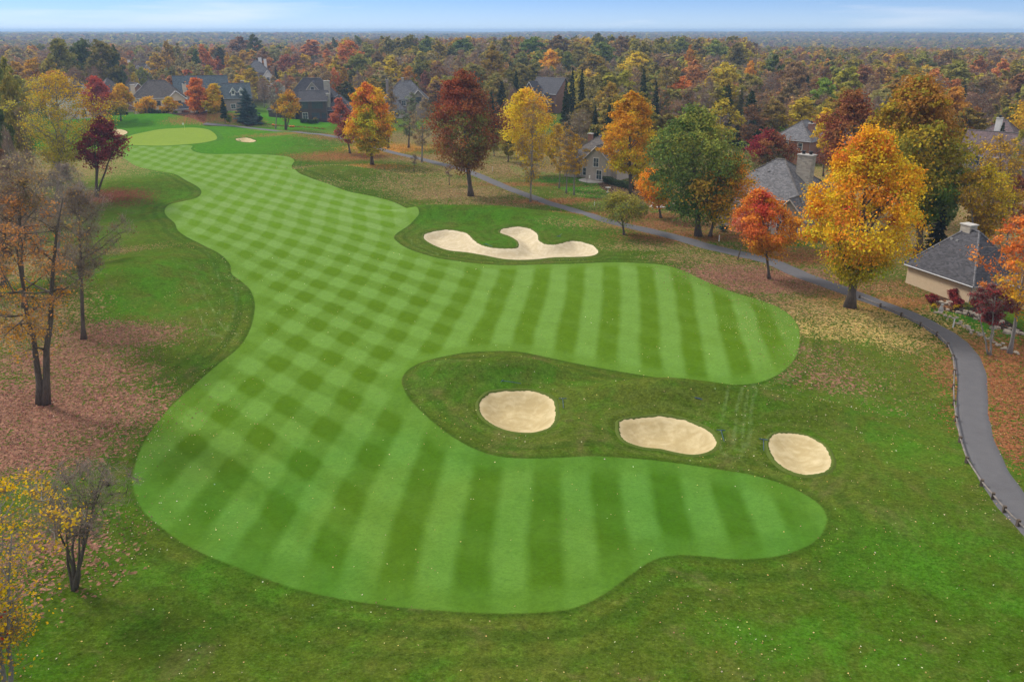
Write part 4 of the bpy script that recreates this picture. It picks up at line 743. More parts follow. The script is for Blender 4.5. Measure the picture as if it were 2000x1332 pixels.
# ------------------------------------------------------------------ houses: blocks (x, y, width, depth, wall height, roof rise, roof kind, wall, roof), local -y faces the viewer
HOUSES = []
def house(name, label, cat, loc, rz, blocks, wins=(), chims=(), vents=0, doors=(), tall=True):
    e = empty(name, loc, rz, label, cat)
    cx, cy, cz = loc; base = -1.2
    roofs = []
    for (x, y, w_, d_, h, r, kind, wm, rm, *rest) in blocks:
        z0 = rest[0] if rest else base
        x0, x1, y0, y1 = x - w_/2, x + w_/2, y - d_/2, y + d_/2; mb = MB()
        mb.box(x0, x1, y0, y1, z0, h)
        if kind == 'gx': mb.poly([(x0, y0, h), (x0, y1, h), (x0, y, h + r), (x1, y0, h), (x1, y1, h), (x1, y, h + r)], [(0, 1, 2), (3, 5, 4)])
        if kind == 'gy': mb.poly([(x0, y0, h), (x1, y0, h), (x, y0, h + r), (x0, y1, h), (x1, y1, h), (x, y1, h + r)], [(0, 1, 2), (3, 5, 4)])
        mb.link('wall', MT[wm], e)
        o = .45; th = .16; sl = r / (min(w_, d_) / 2 if kind == 'hip' else (d_/2 if kind == 'gx' else w_/2)) ; hz = h - o * sl + .02; rb = MB()
        X0, X1, Y0, Y1 = x0 - o, x1 + o, y0 - o, y1 + o
        if kind == 'hip':
            k = min(w_, d_) / 2 + o
            if w_ >= d_: A, B = (X0 + k, y), (X1 - k, y)
            else: A, B = (x, Y0 + k), (x, Y1 - k)
            rz_ = h + r + .02
            top = [(X0, Y0, hz), (X1, Y0, hz), (X1, Y1, hz), (X0, Y1, hz), (*A, rz_), (*B, rz_ + .001)]
            F = [(0, 1, 5, 4), (1, 2, 5), (2, 3, 4, 5), (3, 0, 4)] if w_ >= d_ else [(0, 1, 4), (1, 2, 5, 4), (2, 3, 5), (3, 0, 4, 5)]
        elif kind == 'gx':
            rz_ = h + r + .02; top = [(X0, Y0, hz), (X1, Y0, hz), (X1, y, rz_), (X0, y, rz_), (X1, Y1, hz), (X0, Y1, hz)]; F = [(0, 1, 2, 3), (3, 2, 4, 5)]
        elif kind == 'gy':
            rz_ = h + r + .02; top = [(X0, Y0, hz), (x, Y0, rz_), (x, Y1, rz_), (X0, Y1, hz), (X1, Y0, hz), (X1, Y1, hz)]; F = [(0, 1, 2, 3), (1, 4, 5, 2)]
        else:
            rz_ = h + .3; top = [(X0, Y0, h + .3), (X1, Y0, h + .3), (X1, Y1, h + .3), (X0, Y1, h + .3)]; F = [(0, 1, 2, 3)]
        n = len(top); pts = [(a, b, c + th) for a, b, c in top] + [(a, b, c) for a, b, c in top]
        F2 = [f for f in F] + [tuple(n + i for i in f[::-1]) for f in F]
        # rim
        edges = {}
        for f in F:
            for i in range(len(f)):
                ed = (f[i], f[(i+1) % len(f)]); edges[ed] = 1
        for (a, b) in list(edges):
            if (b, a) not in edges: F2.append((b, a, n + a, n + b))
        rb.poly(pts, F2); ro = rb.link('roof', MT[rm], e); roofs.append(ro)
        # ridge and hip caps, gutters, fascia of gables
        cb_ = MB()
        if kind == 'hip':
            cb_.tube([top[4], top[5]], .13, 4)
            pairs = ((0, 4), (3, 4), (1, 5), (2, 5)) if w_ >= d_ else ((0, 4), (1, 4), (2, 5), (3, 5))
            for a, b in pairs: cb_.tube([top[a], top[b]], .12, 4)
        elif kind == 'gx': cb_.tube([top[3], top[2]], .13, 4)
        elif kind == 'gy': cb_.tube([top[1], top[2]], .13, 4)
        if kind in ('hip', 'gx', 'gy'):
            for i in range(len(cb_.v)): cb_.v[i] = (cb_.v[i][0], cb_.v[i][1], cb_.v[i][2] + th)
            cb_.link('ridge_cap', MT['roof_taupe' if rm != 'roof_dark' else 'roof_grey'], ro)
        g = MB(); gt = hz + th * .4
        if kind in ('hip', 'gx'): g.tube([(X0, Y0 - .05, gt), (X1, Y0 - .05, gt)], .08, 4)
        if kind == 'gy': g.tube([(X0 - .05, Y0, gt), (X0 - .05, Y1, gt)], .08, 4); g.tube([(X1 + .05, Y0, gt), (X1 + .05, Y1, gt)], .08, 4)
        if kind == 'hip': g.tube([(X0 - .05, Y0, gt), (X0 - .05, Y1, gt)], .08, 4); g.tube([(X1 + .05, Y0, gt), (X1 + .05, Y1, gt)], .08, 4)
        if g.v: g.tube([(X1 - .5, y0 - .06, gt), (X1 - .5, y0 - .06, max(z0, 0))], .05, 4); g.link('gutter', MT['metal'] if wm not in ('cream', 'white') else MT['white'], e)
        if kind == 'gy':
            tb = MB(); tb.tube([(X0, Y0 - .03, hz), (x, Y0 - .03, rz_)], .11, 4); tb.tube([(X1, Y0 - .03, hz), (x, Y0 - .03, rz_)], .11, 4); tb.link('bargeboard', MT['white' if wm in ('white', 'cream', 'brick_red') else 'stucco'], e)
    for (bi, face, u, z, ww, wh, *st) in wins:                        # u along the wall from its centre
        x, y, w_, d_ = blocks[bi][:4]; st = st[0] if st else 'w'
        if face == 'F': c, dx, nr_ = Vector((x + u, y - d_/2, 0)), Vector((1, 0, 0)), Vector((0, -1, 0))
        elif face == 'L': c, dx, nr_ = Vector((x - w_/2, y - u, 0)), Vector((0, -1, 0)), Vector((-1, 0, 0))
        else: c, dx, nr_ = Vector((x + w_/2, y + u, 0)), Vector((0, 1, 0)), Vector((1, 0, 0))
        def bar(mb, u0, u1, z0, z1, t0, t1):
            p0, p1 = c + dx * u0 + nr_ * t0, c + dx * u1 + nr_ * t1
            mb.box(min(p0.x, p1.x), max(p0.x, p1.x), min(p0.y, p1.y), max(p0.y, p1.y), z0, z1)
        fr = MB(); a = ww / 2; q = .11
        bar(fr, -a - q, -a, z - q, z + wh + q, -.02, .09); bar(fr, a, a + q, z - q, z + wh + q, -.02, .09); bar(fr, -a, a, z + wh, z + wh + q, -.02, .09); bar(fr, -a, a, z - q, z, -.02, .12)
        wo = fr.link('window' if st != 'd' else 'door', MT['white' if st in 'wd' else 'darkwood'], e)
        pn = MB(); bar(pn, -a, a, z, z + wh, .0, .035); pn.link('pane', MT['glass'], wo)
        mu_ = MB(); ncol = max(1, round(ww / .75)); nrow = 2 if wh < 2 else 3
        for i in range(1, ncol): bar(mu_, -a + i * ww / ncol - .025, -a + i * ww / ncol + .025, z, z + wh, .03, .065)
        for i in range(1, nrow): bar(mu_, -a, a, z + i * wh / nrow - .02, z + i * wh / nrow + .02, .03, .06)
        mu_.link('muntin', MT['white' if st in 'wd' else 'darkwood'], wo)
    for (x, y, w_, d_, z0, z1, mt_, pots) in chims:
        m = MB().box(x - w_/2, x + w_/2, y - d_/2, y + d_/2, z0, z1); ch = m.link('chimney', MT[mt_], e)
        MB().box(x - w_/2 - .1, x + w_/2 + .1, y - d_/2 - .1, y + d_/2 + .1, z1 + .002, z1 + .14).link('chimney_cap', MT['concrete'], ch)
        for i in range(pots):
            px_ = x + (i - (pots - 1) / 2) * w_ / max(pots, 1); MB().lathe([(.24, z1 + .14), (.26, z1 + .45), (.34, z1 + .5), (.34, z1 + .6), (.2, z1 + .66)], 10, (px_, y)).link('chimney_pot', MT['black'], ch)
    for (x, y, z) in (vents or ()):
        MB().box(x - .16, x + .16, y - .16, y + .16, z, z + .22).link('roof_vent', MT['metal'], e)
    for (bi, x, w_) in doors: pass
    HOUSES.append((loc, e)); return e
def front(px, py): return P(px, py)
def faz(px, extra=0): return -math.atan2(px - 1000., FPX * .98) + R_(extra)
# garage-like beige building at the right
g0, g1 = P(1768, 552), P(1892, 598)
_dx, _dy = g1.x - g0.x, g1.y - g0.y; _rz = math.atan2(_dy, _dx); _L = math.hypot(_dx, _dy)
W_ = _L; D_ = 7.6; cx = (g0.x + g1.x) / 2 - math.sin(_rz) * D_/2; cy = (g0.y + g1.y) / 2 + math.cos(_rz) * D_/2
print('garage', W_, math.degrees(_rz), g0, g1)
house('garage', 'low beige brick building with dark hipped roof and capped chimney beside the curving path', 'garage', (cx, cy, g0.z), _rz,
      [(0, 0, W_, D_, 2.75, 4.4, 'hip', 'brick_beige', 'roof_dark'), (W_/2 + 4.8, 4.2, 9, 7, 2.7, 3.0, 'hip', 'brick_beige', 'roof_dark')],
      [(1, 'F', 1.2, .6, 1.8, 1.4)], [(-.8, .2, 1.35, 1.1, 5.0, 7.75, 'stone', 0)], [(-1.6, -1.1, 5.9), (-.8, -1.1, 5.9)])
# grey shingle house behind the small red-orange maple
b = P(1553, 457); rz = faz(1560, -24)
house('stone_chimney_house', 'taupe stucco house with grey hipped roof and wide stone chimney left of the gold maple', 'house', (b.x, b.y + 6.5, b.z), rz,
      [(-1.5, 0, 13.5, 12, 5.4, 4.6, 'hip', 'stucco', 'roof_grey'), (4.8, -5.6, 5.2, 5, 3.2, 2.6, 'gy', 'stucco', 'roof_grey'), (-4.5, -6.4, 4.5, 3, 2.9, 1.6, 'hip', 'stucco', 'roof_grey')],
      [(1, 'F', -1.1, .7, 1.3, 1.7), (1, 'F', .9, .7, 1.3, 1.7), (0, 'F', 1.8, .4, 1.2, 2.1, 'd'), (0, 'F', 1.6, 3.3, .9, 1.4), (0, 'F', -2.0, 3.3, 1.4, 1.3), (0, 'R', 0, 3.2, 1.4, 1.4), (0, 'L', 0, 3.2, 1.4, 1.4)],
      [(2.6, .2, 2.3, 1.5, 4, 11.2, 'stone', 2)], [(-3.2, -.6, 9.35), (-2.5, -.6, 9.5), (-1.8, -.6, 9.5), (-1.1, -.6, 9.5), (-.4, -.6, 9.5), (-2.2, -2.3, 8.4), (-4.2, -2.3, 8.3)])
# red brick house behind it
b = P(1566, 322); rz = faz(1566, -22)
house('brick_house', 'two-storey red brick house with white arched doorway and grey hipped roof', 'house', (b.x + 1.5, b.y + 6, b.z), rz,
      [(0, 0, 9, 12, 5.6, 3.6, 'hip', 'brick_red', 'roof_grey'), (6.5, 3, 8, 9, 5.4, 3.4, 'hip', 'brick_red', 'roof_grey')],
      [(0, 'F', -2.6, 3.4, .9, 1.5), (0, 'F', -1.2, 3.4, .9, 1.5), (0, 'F', -2.0, .2, 1.2, 2.6, 'd'), (0, 'F', 2.2, 3.3, 1.0, 1.5), (0, 'L', 1, 3.3, 1.2, 1.5)], [(2.6, -2.0, 1.2, 1.0, 5, 8.9, 'brick_red', 1)])
# beige house with brick chimney
b = P(1178, 352); rz = faz(1178, -30)
house('brick_chimney_house', 'beige gabled house with grey-brown roof, roof vents and a thin brick chimney', 'house', (b.x + 1.0, b.y + 6, b.z), rz,
      [(0, 0, 12, 11, 4.4, 4.2, 'hip', 'stucco', 'roof_taupe'), (2.2, -5.2, 5.2, 4, 4.6, 2.4, 'gy', 'stucco', 'roof_taupe'), (-4.5, -5.4, 3, 3, 2.8, 1.4, 'hip', 'stucco', 'roof_taupe')],
      [(1, 'F', -.2, 2.9, 1.2, 1.7), (1, 'F', .6, .4, 1.2, 1.8, 'd'), (0, 'F', -3.2, .6, 1.0, 1.5), (0, 'F', -1.6, .6, 1.0, 1.5), (0, 'L', 0, .6, 1.5, 1.5)], [(-4.2, .5, .9, .8, 3.6, 8.3, 'brick_red', 0)],
      [(-1.0, -.9, 8.1), (-.3, -.9, 8.1), (.4, -.9, 8.1), (1.1, -.9, 8.1)])
# purple-brown roofed house at the right edge
b = at(1945, 172)
house('brown_roof_house', 'large house with purple-brown roof and white chimney at the right edge', 'house', (b.x, b.y, b.z), faz(1945, -12),
      [(-2, 6, 11, 10, 5.8, 4.8, 'hip', 'taupe', 'roof_brown'), (1, -1, 15, 9, 4.6, 4.2, 'gx', 'stucco', 'roof_brown'), (-5.4, -6, 4, 4, 3.2, 2.2, 'gy', 'stucco', 'roof_brown'), (5, -6.5, 7, 5, 3.2, 2.6, 'hip', 'taupe', 'roof_brown')],
      [(1, 'F', -3.4, 2.4, 1.6, 1.8), (1, 'F', 1, 2.4, 1.6, 1.8), (2, 'F', 0, .7, 1.2, 1.5), (3, 'F', 0, .8, 2.4, 1.4)], [(-1.6, .2, 1.1, .9, 5, 11.6, 'white', 1)])
# brick gable house glimpsed over the yellow maple
b = at(1075, 318)
house('gabled_brick_house', 'orange brick house with white-edged gables and slate roof above the yellow maple', 'house', tuple(b), faz(1075, -38),
      [(0, 0, 13, 10, 7.0, 5.0, 'gx', 'brick_red', 'roof_dark'), (-4.2, -5.5, 6, 4, 6.6, 4.2, 'gy', 'brick_red', 'roof_dark'), (3.0, -6.0, 4.4, 3.4, 3.8, 3.0, 'gy', 'brick_red', 'roof_dark')],
      [(1, 'F', 0, 6.4, .9, 1.2), (0, 'L', 0, 7.0, .9, 1.4), (1, 'F', 0, 2, 1.6, 1.6)], [])
# grey-roofed house between the round orange maple and the rust oak
b = at(795, 300)
house('arched_dormer_house', 'broad house with grey hipped roof and arched dormer behind bare trees by the path', 'house', tuple(b), faz(795, 0),
      [(0, 0, 15, 11, 6.6, 5.6, 'hip', 'taupe', 'roof_grey'), (4.2, -5.6, 4.4, 2.6, 7.0, 2.4, 'gy', 'taupe', 'roof_grey'), (-4, -6.6, 6, 4, 3.6, 2.4, 'hip', 'stucco', 'roof_grey')],
      [(1, 'F', 0, 5.2, 1.8, 1.8, 'b'), (0, 'F', -1, 4.2, 1.4, 1.6), (0, 'F', -4.4, 4.2, 1.4, 1.6), (2, 'F', 0, .8, 2.6, 1.6)], [(-6.6, 1.5, 1.0, .9, 6, 12.6, 'taupe', 1), (-1.0, 0, .9, .8, 10, 13.2, 'stone', 0)])
# dark mansion
b = P(612, 236); b.y += 6
house('mansion', 'dark timber mansion with tall grid windows, pale attic gable and stone chimneys', 'house', tuple(b), faz(612, -10),
      [(0, -3, 9, 7, 6.6, 2.8, 'gx', 'darkwood', 'roof_dark'), (-1.5, 5, 15, 9, 7.6, 5.4, 'hip', 'darkwood', 'roof_dark'), (-.6, .2, 6.4, 3, 8.2, 3.9, 'gy', 'stone', 'roof_dark'), (8.4, -1, 8, 9, 3.6, 4.2, 'hip', 'darkwood', 'roof_dark'), (-11.5, 2, 9, 8, 3.6, 3.4, 'hip', 'darkwood', 'roof_taupe')],
      [(0, 'F', -2.7, 3.9, 1.9, 2.2, 'b'), (0, 'F', 1.4, 3.9, 3.6, 2.2, 'b'), (0, 'F', -2.9, .7, 1.6, 1.9, 'w'), (0, 'F', .6, .7, 2.6, 1.9, 'b'), (0, 'F', 3.3, .7, 1.4, 1.9, 'b'), (2, 'F', 0, 8.9, 1.1, 1.7, 'w'), (1, 'F', -6.2, 4.0, 1.4, 1.6, 'b'), (3, 'F', 0, .8, 1.6, 1.6, 'b'), (4, 'F', 0, .9, 1.6, 1.5, 'b')],
      [(4.1, .2, 1.9, 1.4, 5, 12.4, 'stone', 0), (4.9, -4.6, 1.1, 1.0, 3, 8.6, 'stone', 0), (-12, 4.5, 2.0, 1.2, 5, 10.4, 'stone', 0)])
# slate-green roofed house
b = at(432, 318)
house('slate_roof_house', 'taupe house with blue-green slate roof and two white arched dormers by the dark spruce', 'house', tuple(b), faz(432, 0),
      [(-6, 3, 19, 10, 7.2, 5.6, 'gx', 'taupe', 'roof_green'), (6.5, -.5, 9.5, 9, 5.2, 4.8, 'gx', 'taupe', 'roof_green'), (5.0, -3.2, 1.5, 2.6, 7.6, 1.1, 'gy', 'white', 'roof_green', 5.8), (8.0, -3.2, 1.5, 2.6, 7.6, 1.1, 'gy', 'white', 'roof_green', 5.8)],
      [(2, 'F', 0, 6.5, .8, 1.1), (3, 'F', 0, 6.5, .8, 1.1), (1, 'F', -2, 1.2, 1.6, 1.6), (1, 'F', 2, 1.2, 1.6, 1.6), (0, 'F', -4, 4, 1.6, 1.6)], [(9, 1.5, 1.2, 1, 7, 10.8, 'taupe', 0)])
# cream stucco house
b = at(316, 301)
house('cream_house', 'cream stucco house with dark hipped roof and two pale chimneys behind the putting green', 'house', tuple(b), faz(316, 0),
      [(0, 0, 17.5, 12, 6.8, 5.4, 'hip', 'cream', 'roof_taupe'), (5.6, -6.2, 6, 3, 6.4, 2.5, 'gy', 'cream', 'roof_taupe'), (7.6, -9, 5.4, 4, 3.2, 1.6, 'hip', 'cream', 'roof_dark'), (14, -5, 9, 5, 2.6, .3, 'flat', 'cream', 'concrete') if False else (13.5, -3, 8, 7, 2.8, 2.0, 'hip', 'cream', 'roof_taupe')],
      [(0, 'F', -6.2, 3.6, 3.6, 1.9, 'b'), (0, 'F', -.6, 4.0, 1.2, 1.5, 'b'), (1, 'F', 0, 3.6, 2.6, 1.9, 'b'), (0, 'F', -5.5, .6, 3.0, 1.9, 'b'), (0, 'F', -1, .6, 1.6, 1.9, 'b'), (2, 'F', -.6, .5, 1.0, 2.0, 'd'), (3, 'F', 0, .7, 2, 1.5, 'b')],
      [(-8.2, .5, 1.5, 1.2, 5, 10.8, 'cream', 0), (9.0, -1, 1.3, 1.1, 5, 10.8, 'cream', 1)])
# white house behind the cottonwood
b = P(118, 236); b.y += 12
house('white_house', 'white gabled house with dark roof seen through the cottonwood on the left', 'house', tuple(b), faz(118, 0),
      [(-3, 0, 12, 9, 7.0, 4.4, 'gx', 'white', 'roof_dark'), (3.2, -3.6, 6.6, 9, 6.4, 4.4, 'gy', 'white', 'roof_dark'), (8, 2, 6, 7, 5.5, 3.4, 'hip', 'white', 'roof_dark')],
      [(1, 'F', 0, 4.2, 1.6, 1.6, 'b'), (1, 'F', -1.6, .8, 1.2, 2.0, 'b'), (1, 'F', 1.4, .8, 1.2, 2.0, 'b'), (0, 'F', -4, 3.8, 1.4, 1.5, 'b'), (0, 'F', -4, .8, 2.2, 1.7, 'b')], [(-1, 1, 1.2, 1, 8, 12.6, 'white', 0)])
b = at(236, 322)
house('brown_shingle_house', 'brown-roofed house between the scarlet maple and the cream house', 'house', tuple(b), faz(236, 20),
      [(-3, 0, 10, 10, 6.8, 5.2, 'hip', 'brick_red', 'roof_taupe'), (6, -1, 8, 8, 6.0, 4.0, 'gy', 'brick_red', 'roof_taupe')], [(1, 'F', 0, 3.6, 1.4, 1.6), (1, 'F', 0, .8, 1.4, 1.6), (0, 'F', 0, 3.8, 1.4, 1.6)], [])
b = at(266, 500)
house('dormered_house', 'far white house with blue-grey roof and two dormers above the scarlet maple', 'house', tuple(b), faz(266, 0),
      [(0, 0, 16, 10, 5.6, 4.6, 'gx', 'white', 'roof_dark'), (2.2, -4.6, 2.8, 3, 8.2, 1.8, 'gy', 'white', 'roof_dark', 5.0), (7.0, -4.6, 2.8, 3, 8.2, 1.8, 'gy', 'white', 'roof_dark', 5.0), (0, -7, 20, 4, 3.2, 1.2, 'hip', 'brick_red', 'roof_brown')],
      [(1, 'F', 0, 6.0, 1.4, 1.6, 'b'), (2, 'F', 0, 6.0, 1.4, 1.6, 'b')], [(-2.2, 0, 1.6, 1.2, 8, 12.6, 'white', 0)])
b = at(506, 455)
house('chimneyed_house', 'distant grey-roofed house with two white chimneys among the red trees', 'house', tuple(b), faz(506, 0),
      [(0, 0, 13, 11, 8.4, 5.4, 'hip', 'taupe', 'roof_grey'), (5, -6, 5, 4, 6.2, 3, 'gy', 'white', 'roof_grey')], [(1, 'F', 0, 4, 1.4, 1.6)], [(2.0, 0, 1.7, 1.2, 11, 15.4, 'white', 0), (4.6, 0, 1.4, 1.2, 10, 14.6, 'white', 0)])
b = at(6, 520)
house('far_white_house', 'small far white house cut by the left edge of the view', 'house', tuple(b), 0, [(0, 0, 9, 8, 6, 3.4, 'gy', 'white', 'roof_dark')], [(0, 'F', 0, 3.6, 1.4, 1.5, 'b'), (0, 'F', 0, .8, 1.4, 1.5, 'b')], [])
# village in the valley at the right, and a few roofs elsewhere
_v = [(1462,1180,.3,'white'),(1484,1230,-.5,'white'),(1524,1150,.9,'white'),(1541,1290,.2,'stucco'),(1569,1200,-.8,'white'),(1601,1330,.4,'stucco'),(1640,1180,-.3,'white'),(1668,1260,1.1,'white'),(1702,1340,0,'stucco'),(1762,1400,.5,'white'),(1816,1300,-.6,'white'),(1872,1250,.3,'stucco'),
      (52,700,.4,'white'),(68,760,-.4,'white'),(610,640,.2,'stucco')]
_vl = ['first', 'second', 'third', 'fourth', 'fifth', 'sixth', 'seventh', 'eighth', 'ninth', 'tenth', 'eleventh', 'twelfth']
for i, (px, Yd, a, wm) in enumerate(_v):
    b = at(px, Yd); x0 = b.x
    lab = (f'tiny {"white" if wm == "white" else "tan"} house in the far valley, {_vl[i]} from the left' if i < 12 else ['far white house on the left skyline, nearer the corner', 'far white house on the left skyline, right of another white house', 'small tan house buried in the woods above the dark mansion'][i - 12])
    h = house('valley_house', lab, 'house', tuple(b), a, [(0, 0, 13, 9, 6, 4.2, 'gx', wm, ['roof_dark', 'roof_grey', 'roof_brown'][i % 3]), (3, -4.5, 5, 4, 5.4, 3, 'gy', wm, ['roof_dark', 'roof_grey', 'roof_brown'][i % 3])], [(0, 'F', -3.5, 3.4, 1.6, 1.5, 'b'), (1, 'F', 0, 1.0, 1.8, 1.5, 'b')], [])
    h['group'] = 'houses far away in the woods'
# ------------------------------------------------------------------ shared tree meshes for the woods
LIB = {'round': [], 'oval': [], 'column': [], 'vase': [], 'bare': [], 'sparse': [], 'conifer': []}
LH, LR = 16., 5.2
for i, (f, n) in enumerate([('round', 3), ('oval', 3), ('column', 2), ('vase', 3)]):
    for j in range(n): LIB[f].append(tree_meshes(100 + i * 10 + j, LH, LR if f != 'column' else 3.6, 3.0, f, 'white', 4600, .36, 24 + 5 * j, trunk_r=.25, fill=.5, gain=1., limbs=12))
for j in range(4): LIB['bare'].append(tree_meshes(150 + j, LH, LR * .85, 3.5, ['vase', 'oval', 'vase', 'column'][j], ['tan', 'grey', 'brown', 'grey'][j], [900, 120, 1400, 60][j], .28, 26, trunk_r=.2, twigs=4200, fill=.2, limbs=20, twl=1.9))
for j in range(2): LIB['sparse'].append(tree_meshes(160 + j, LH, LR, 3.0, ['vase', 'oval'][j], 'white', 2300, .32, 26, trunk_r=.22, twigs=1800, fill=.3, gain=1., limbs=18, twl=1.6))
for j in range(3): LIB['conifer'].append(conifer_meshes(170 + j, LH, 3.6, .8, 'white', 4200, .34, gain=1., droop=[.25, .4, .15][j]))
GREYT = (1.1, .98, .88)
KN = {'round': 'round-crowned tree', 'oval': 'leafy tree', 'column': 'narrow tree', 'vase': 'spreading tree', 'bare': 'bare-twigged tree', 'sparse': 'thinly leaved tree', 'conifer': 'spruce'}
BN = {'round': 'maple_tree', 'oval': 'ash_tree', 'column': 'poplar_tree', 'vase': 'oak_tree', 'bare': 'bare_tree', 'sparse': 'locust_tree', 'conifer': 'spruce_tree'}
CN = {'orange_gold': 'orange and gold', 'orange': 'orange', 'coral': 'coral orange', 'red_orange': 'red-orange', 'yellow_orange': 'golden orange', 'yellow': 'yellow', 'gold': 'dull gold', 'olive_gold': 'olive and bronze', 'olive': 'olive', 'green': 'green', 'green_bright': 'fresh green', 'oak_green': 'mossy green', 'dark_green': 'dark green', 'rust': 'rust brown', 'red_brown': 'red-brown', 'red': 'scarlet', 'crimson': 'crimson', 'pink': 'pinkish red', 'brown': 'brown', 'tan': 'tan', 'grey': 'grey', 'grey_green': 'grey-green', 'spruce': 'dark', 'blue_spruce': 'bluish'}
def palcol(p, rs, mul=1.):
    m = PAL[p][0]; br = .34 if p in ('coral', 'red', 'rust', 'red_brown', 'crimson', 'red_orange', 'pink') else .12; c = sum(q * k for q, k in m) / sum(k for _, k in m); c = .55 * c + .45 * m[rs.integers(len(m))][0]; c = (1 - br) * c + br * np.array([.30, .22, .15])
    return np.clip(c * rs.normal(1, .07, 3) * rs.uniform(.85, 1.12) * GAIN * mul * (np.array([1.22, 1.13, .80]) * 1.15 if 'green' in p or p == 'olive' else np.array([1.03, 1.22, .98])) * (1. if p != 'spruce' else .75), .01, 1)
rs = np.random.default_rng(11)
# houses must stay in sight: columns, rows and forward distance of what the photograph shows of each
SEEN = [(1050,1098,168,215,300),(1140,1225,258,352,150),(1455,1640,312,460,110),(1528,1600,232,320,175),(1862,2000,240,345,165),(1925,2000,440,480,105),(1768,1990,435,600,90),(745,850,152,205,280),(500,668,148,246,280),(350,478,152,232,300),(264,372,160,236,280),(76,148,168,236,250),(204,266,150,210,300),(243,292,106,134,470),(484,528,102,128,430),(0,14,86,108,500),(205,505,225,285,230)]
TREES = []                                                          # placed: X, Y, R
def proj(X, Y, z):
    dpt = Y * CP + (CAMH - z) * SP; return 1000 + FPX * X / dpt, 666 - FPX * (Y * SP + (z - CAMH) * CP) / dpt
INDIV = []
def add_ind(X, Y, H, R, form, pal, col):
    INDIV.append((X, Y, H, R, form, pal, col)); TREES.append((X, Y, R))
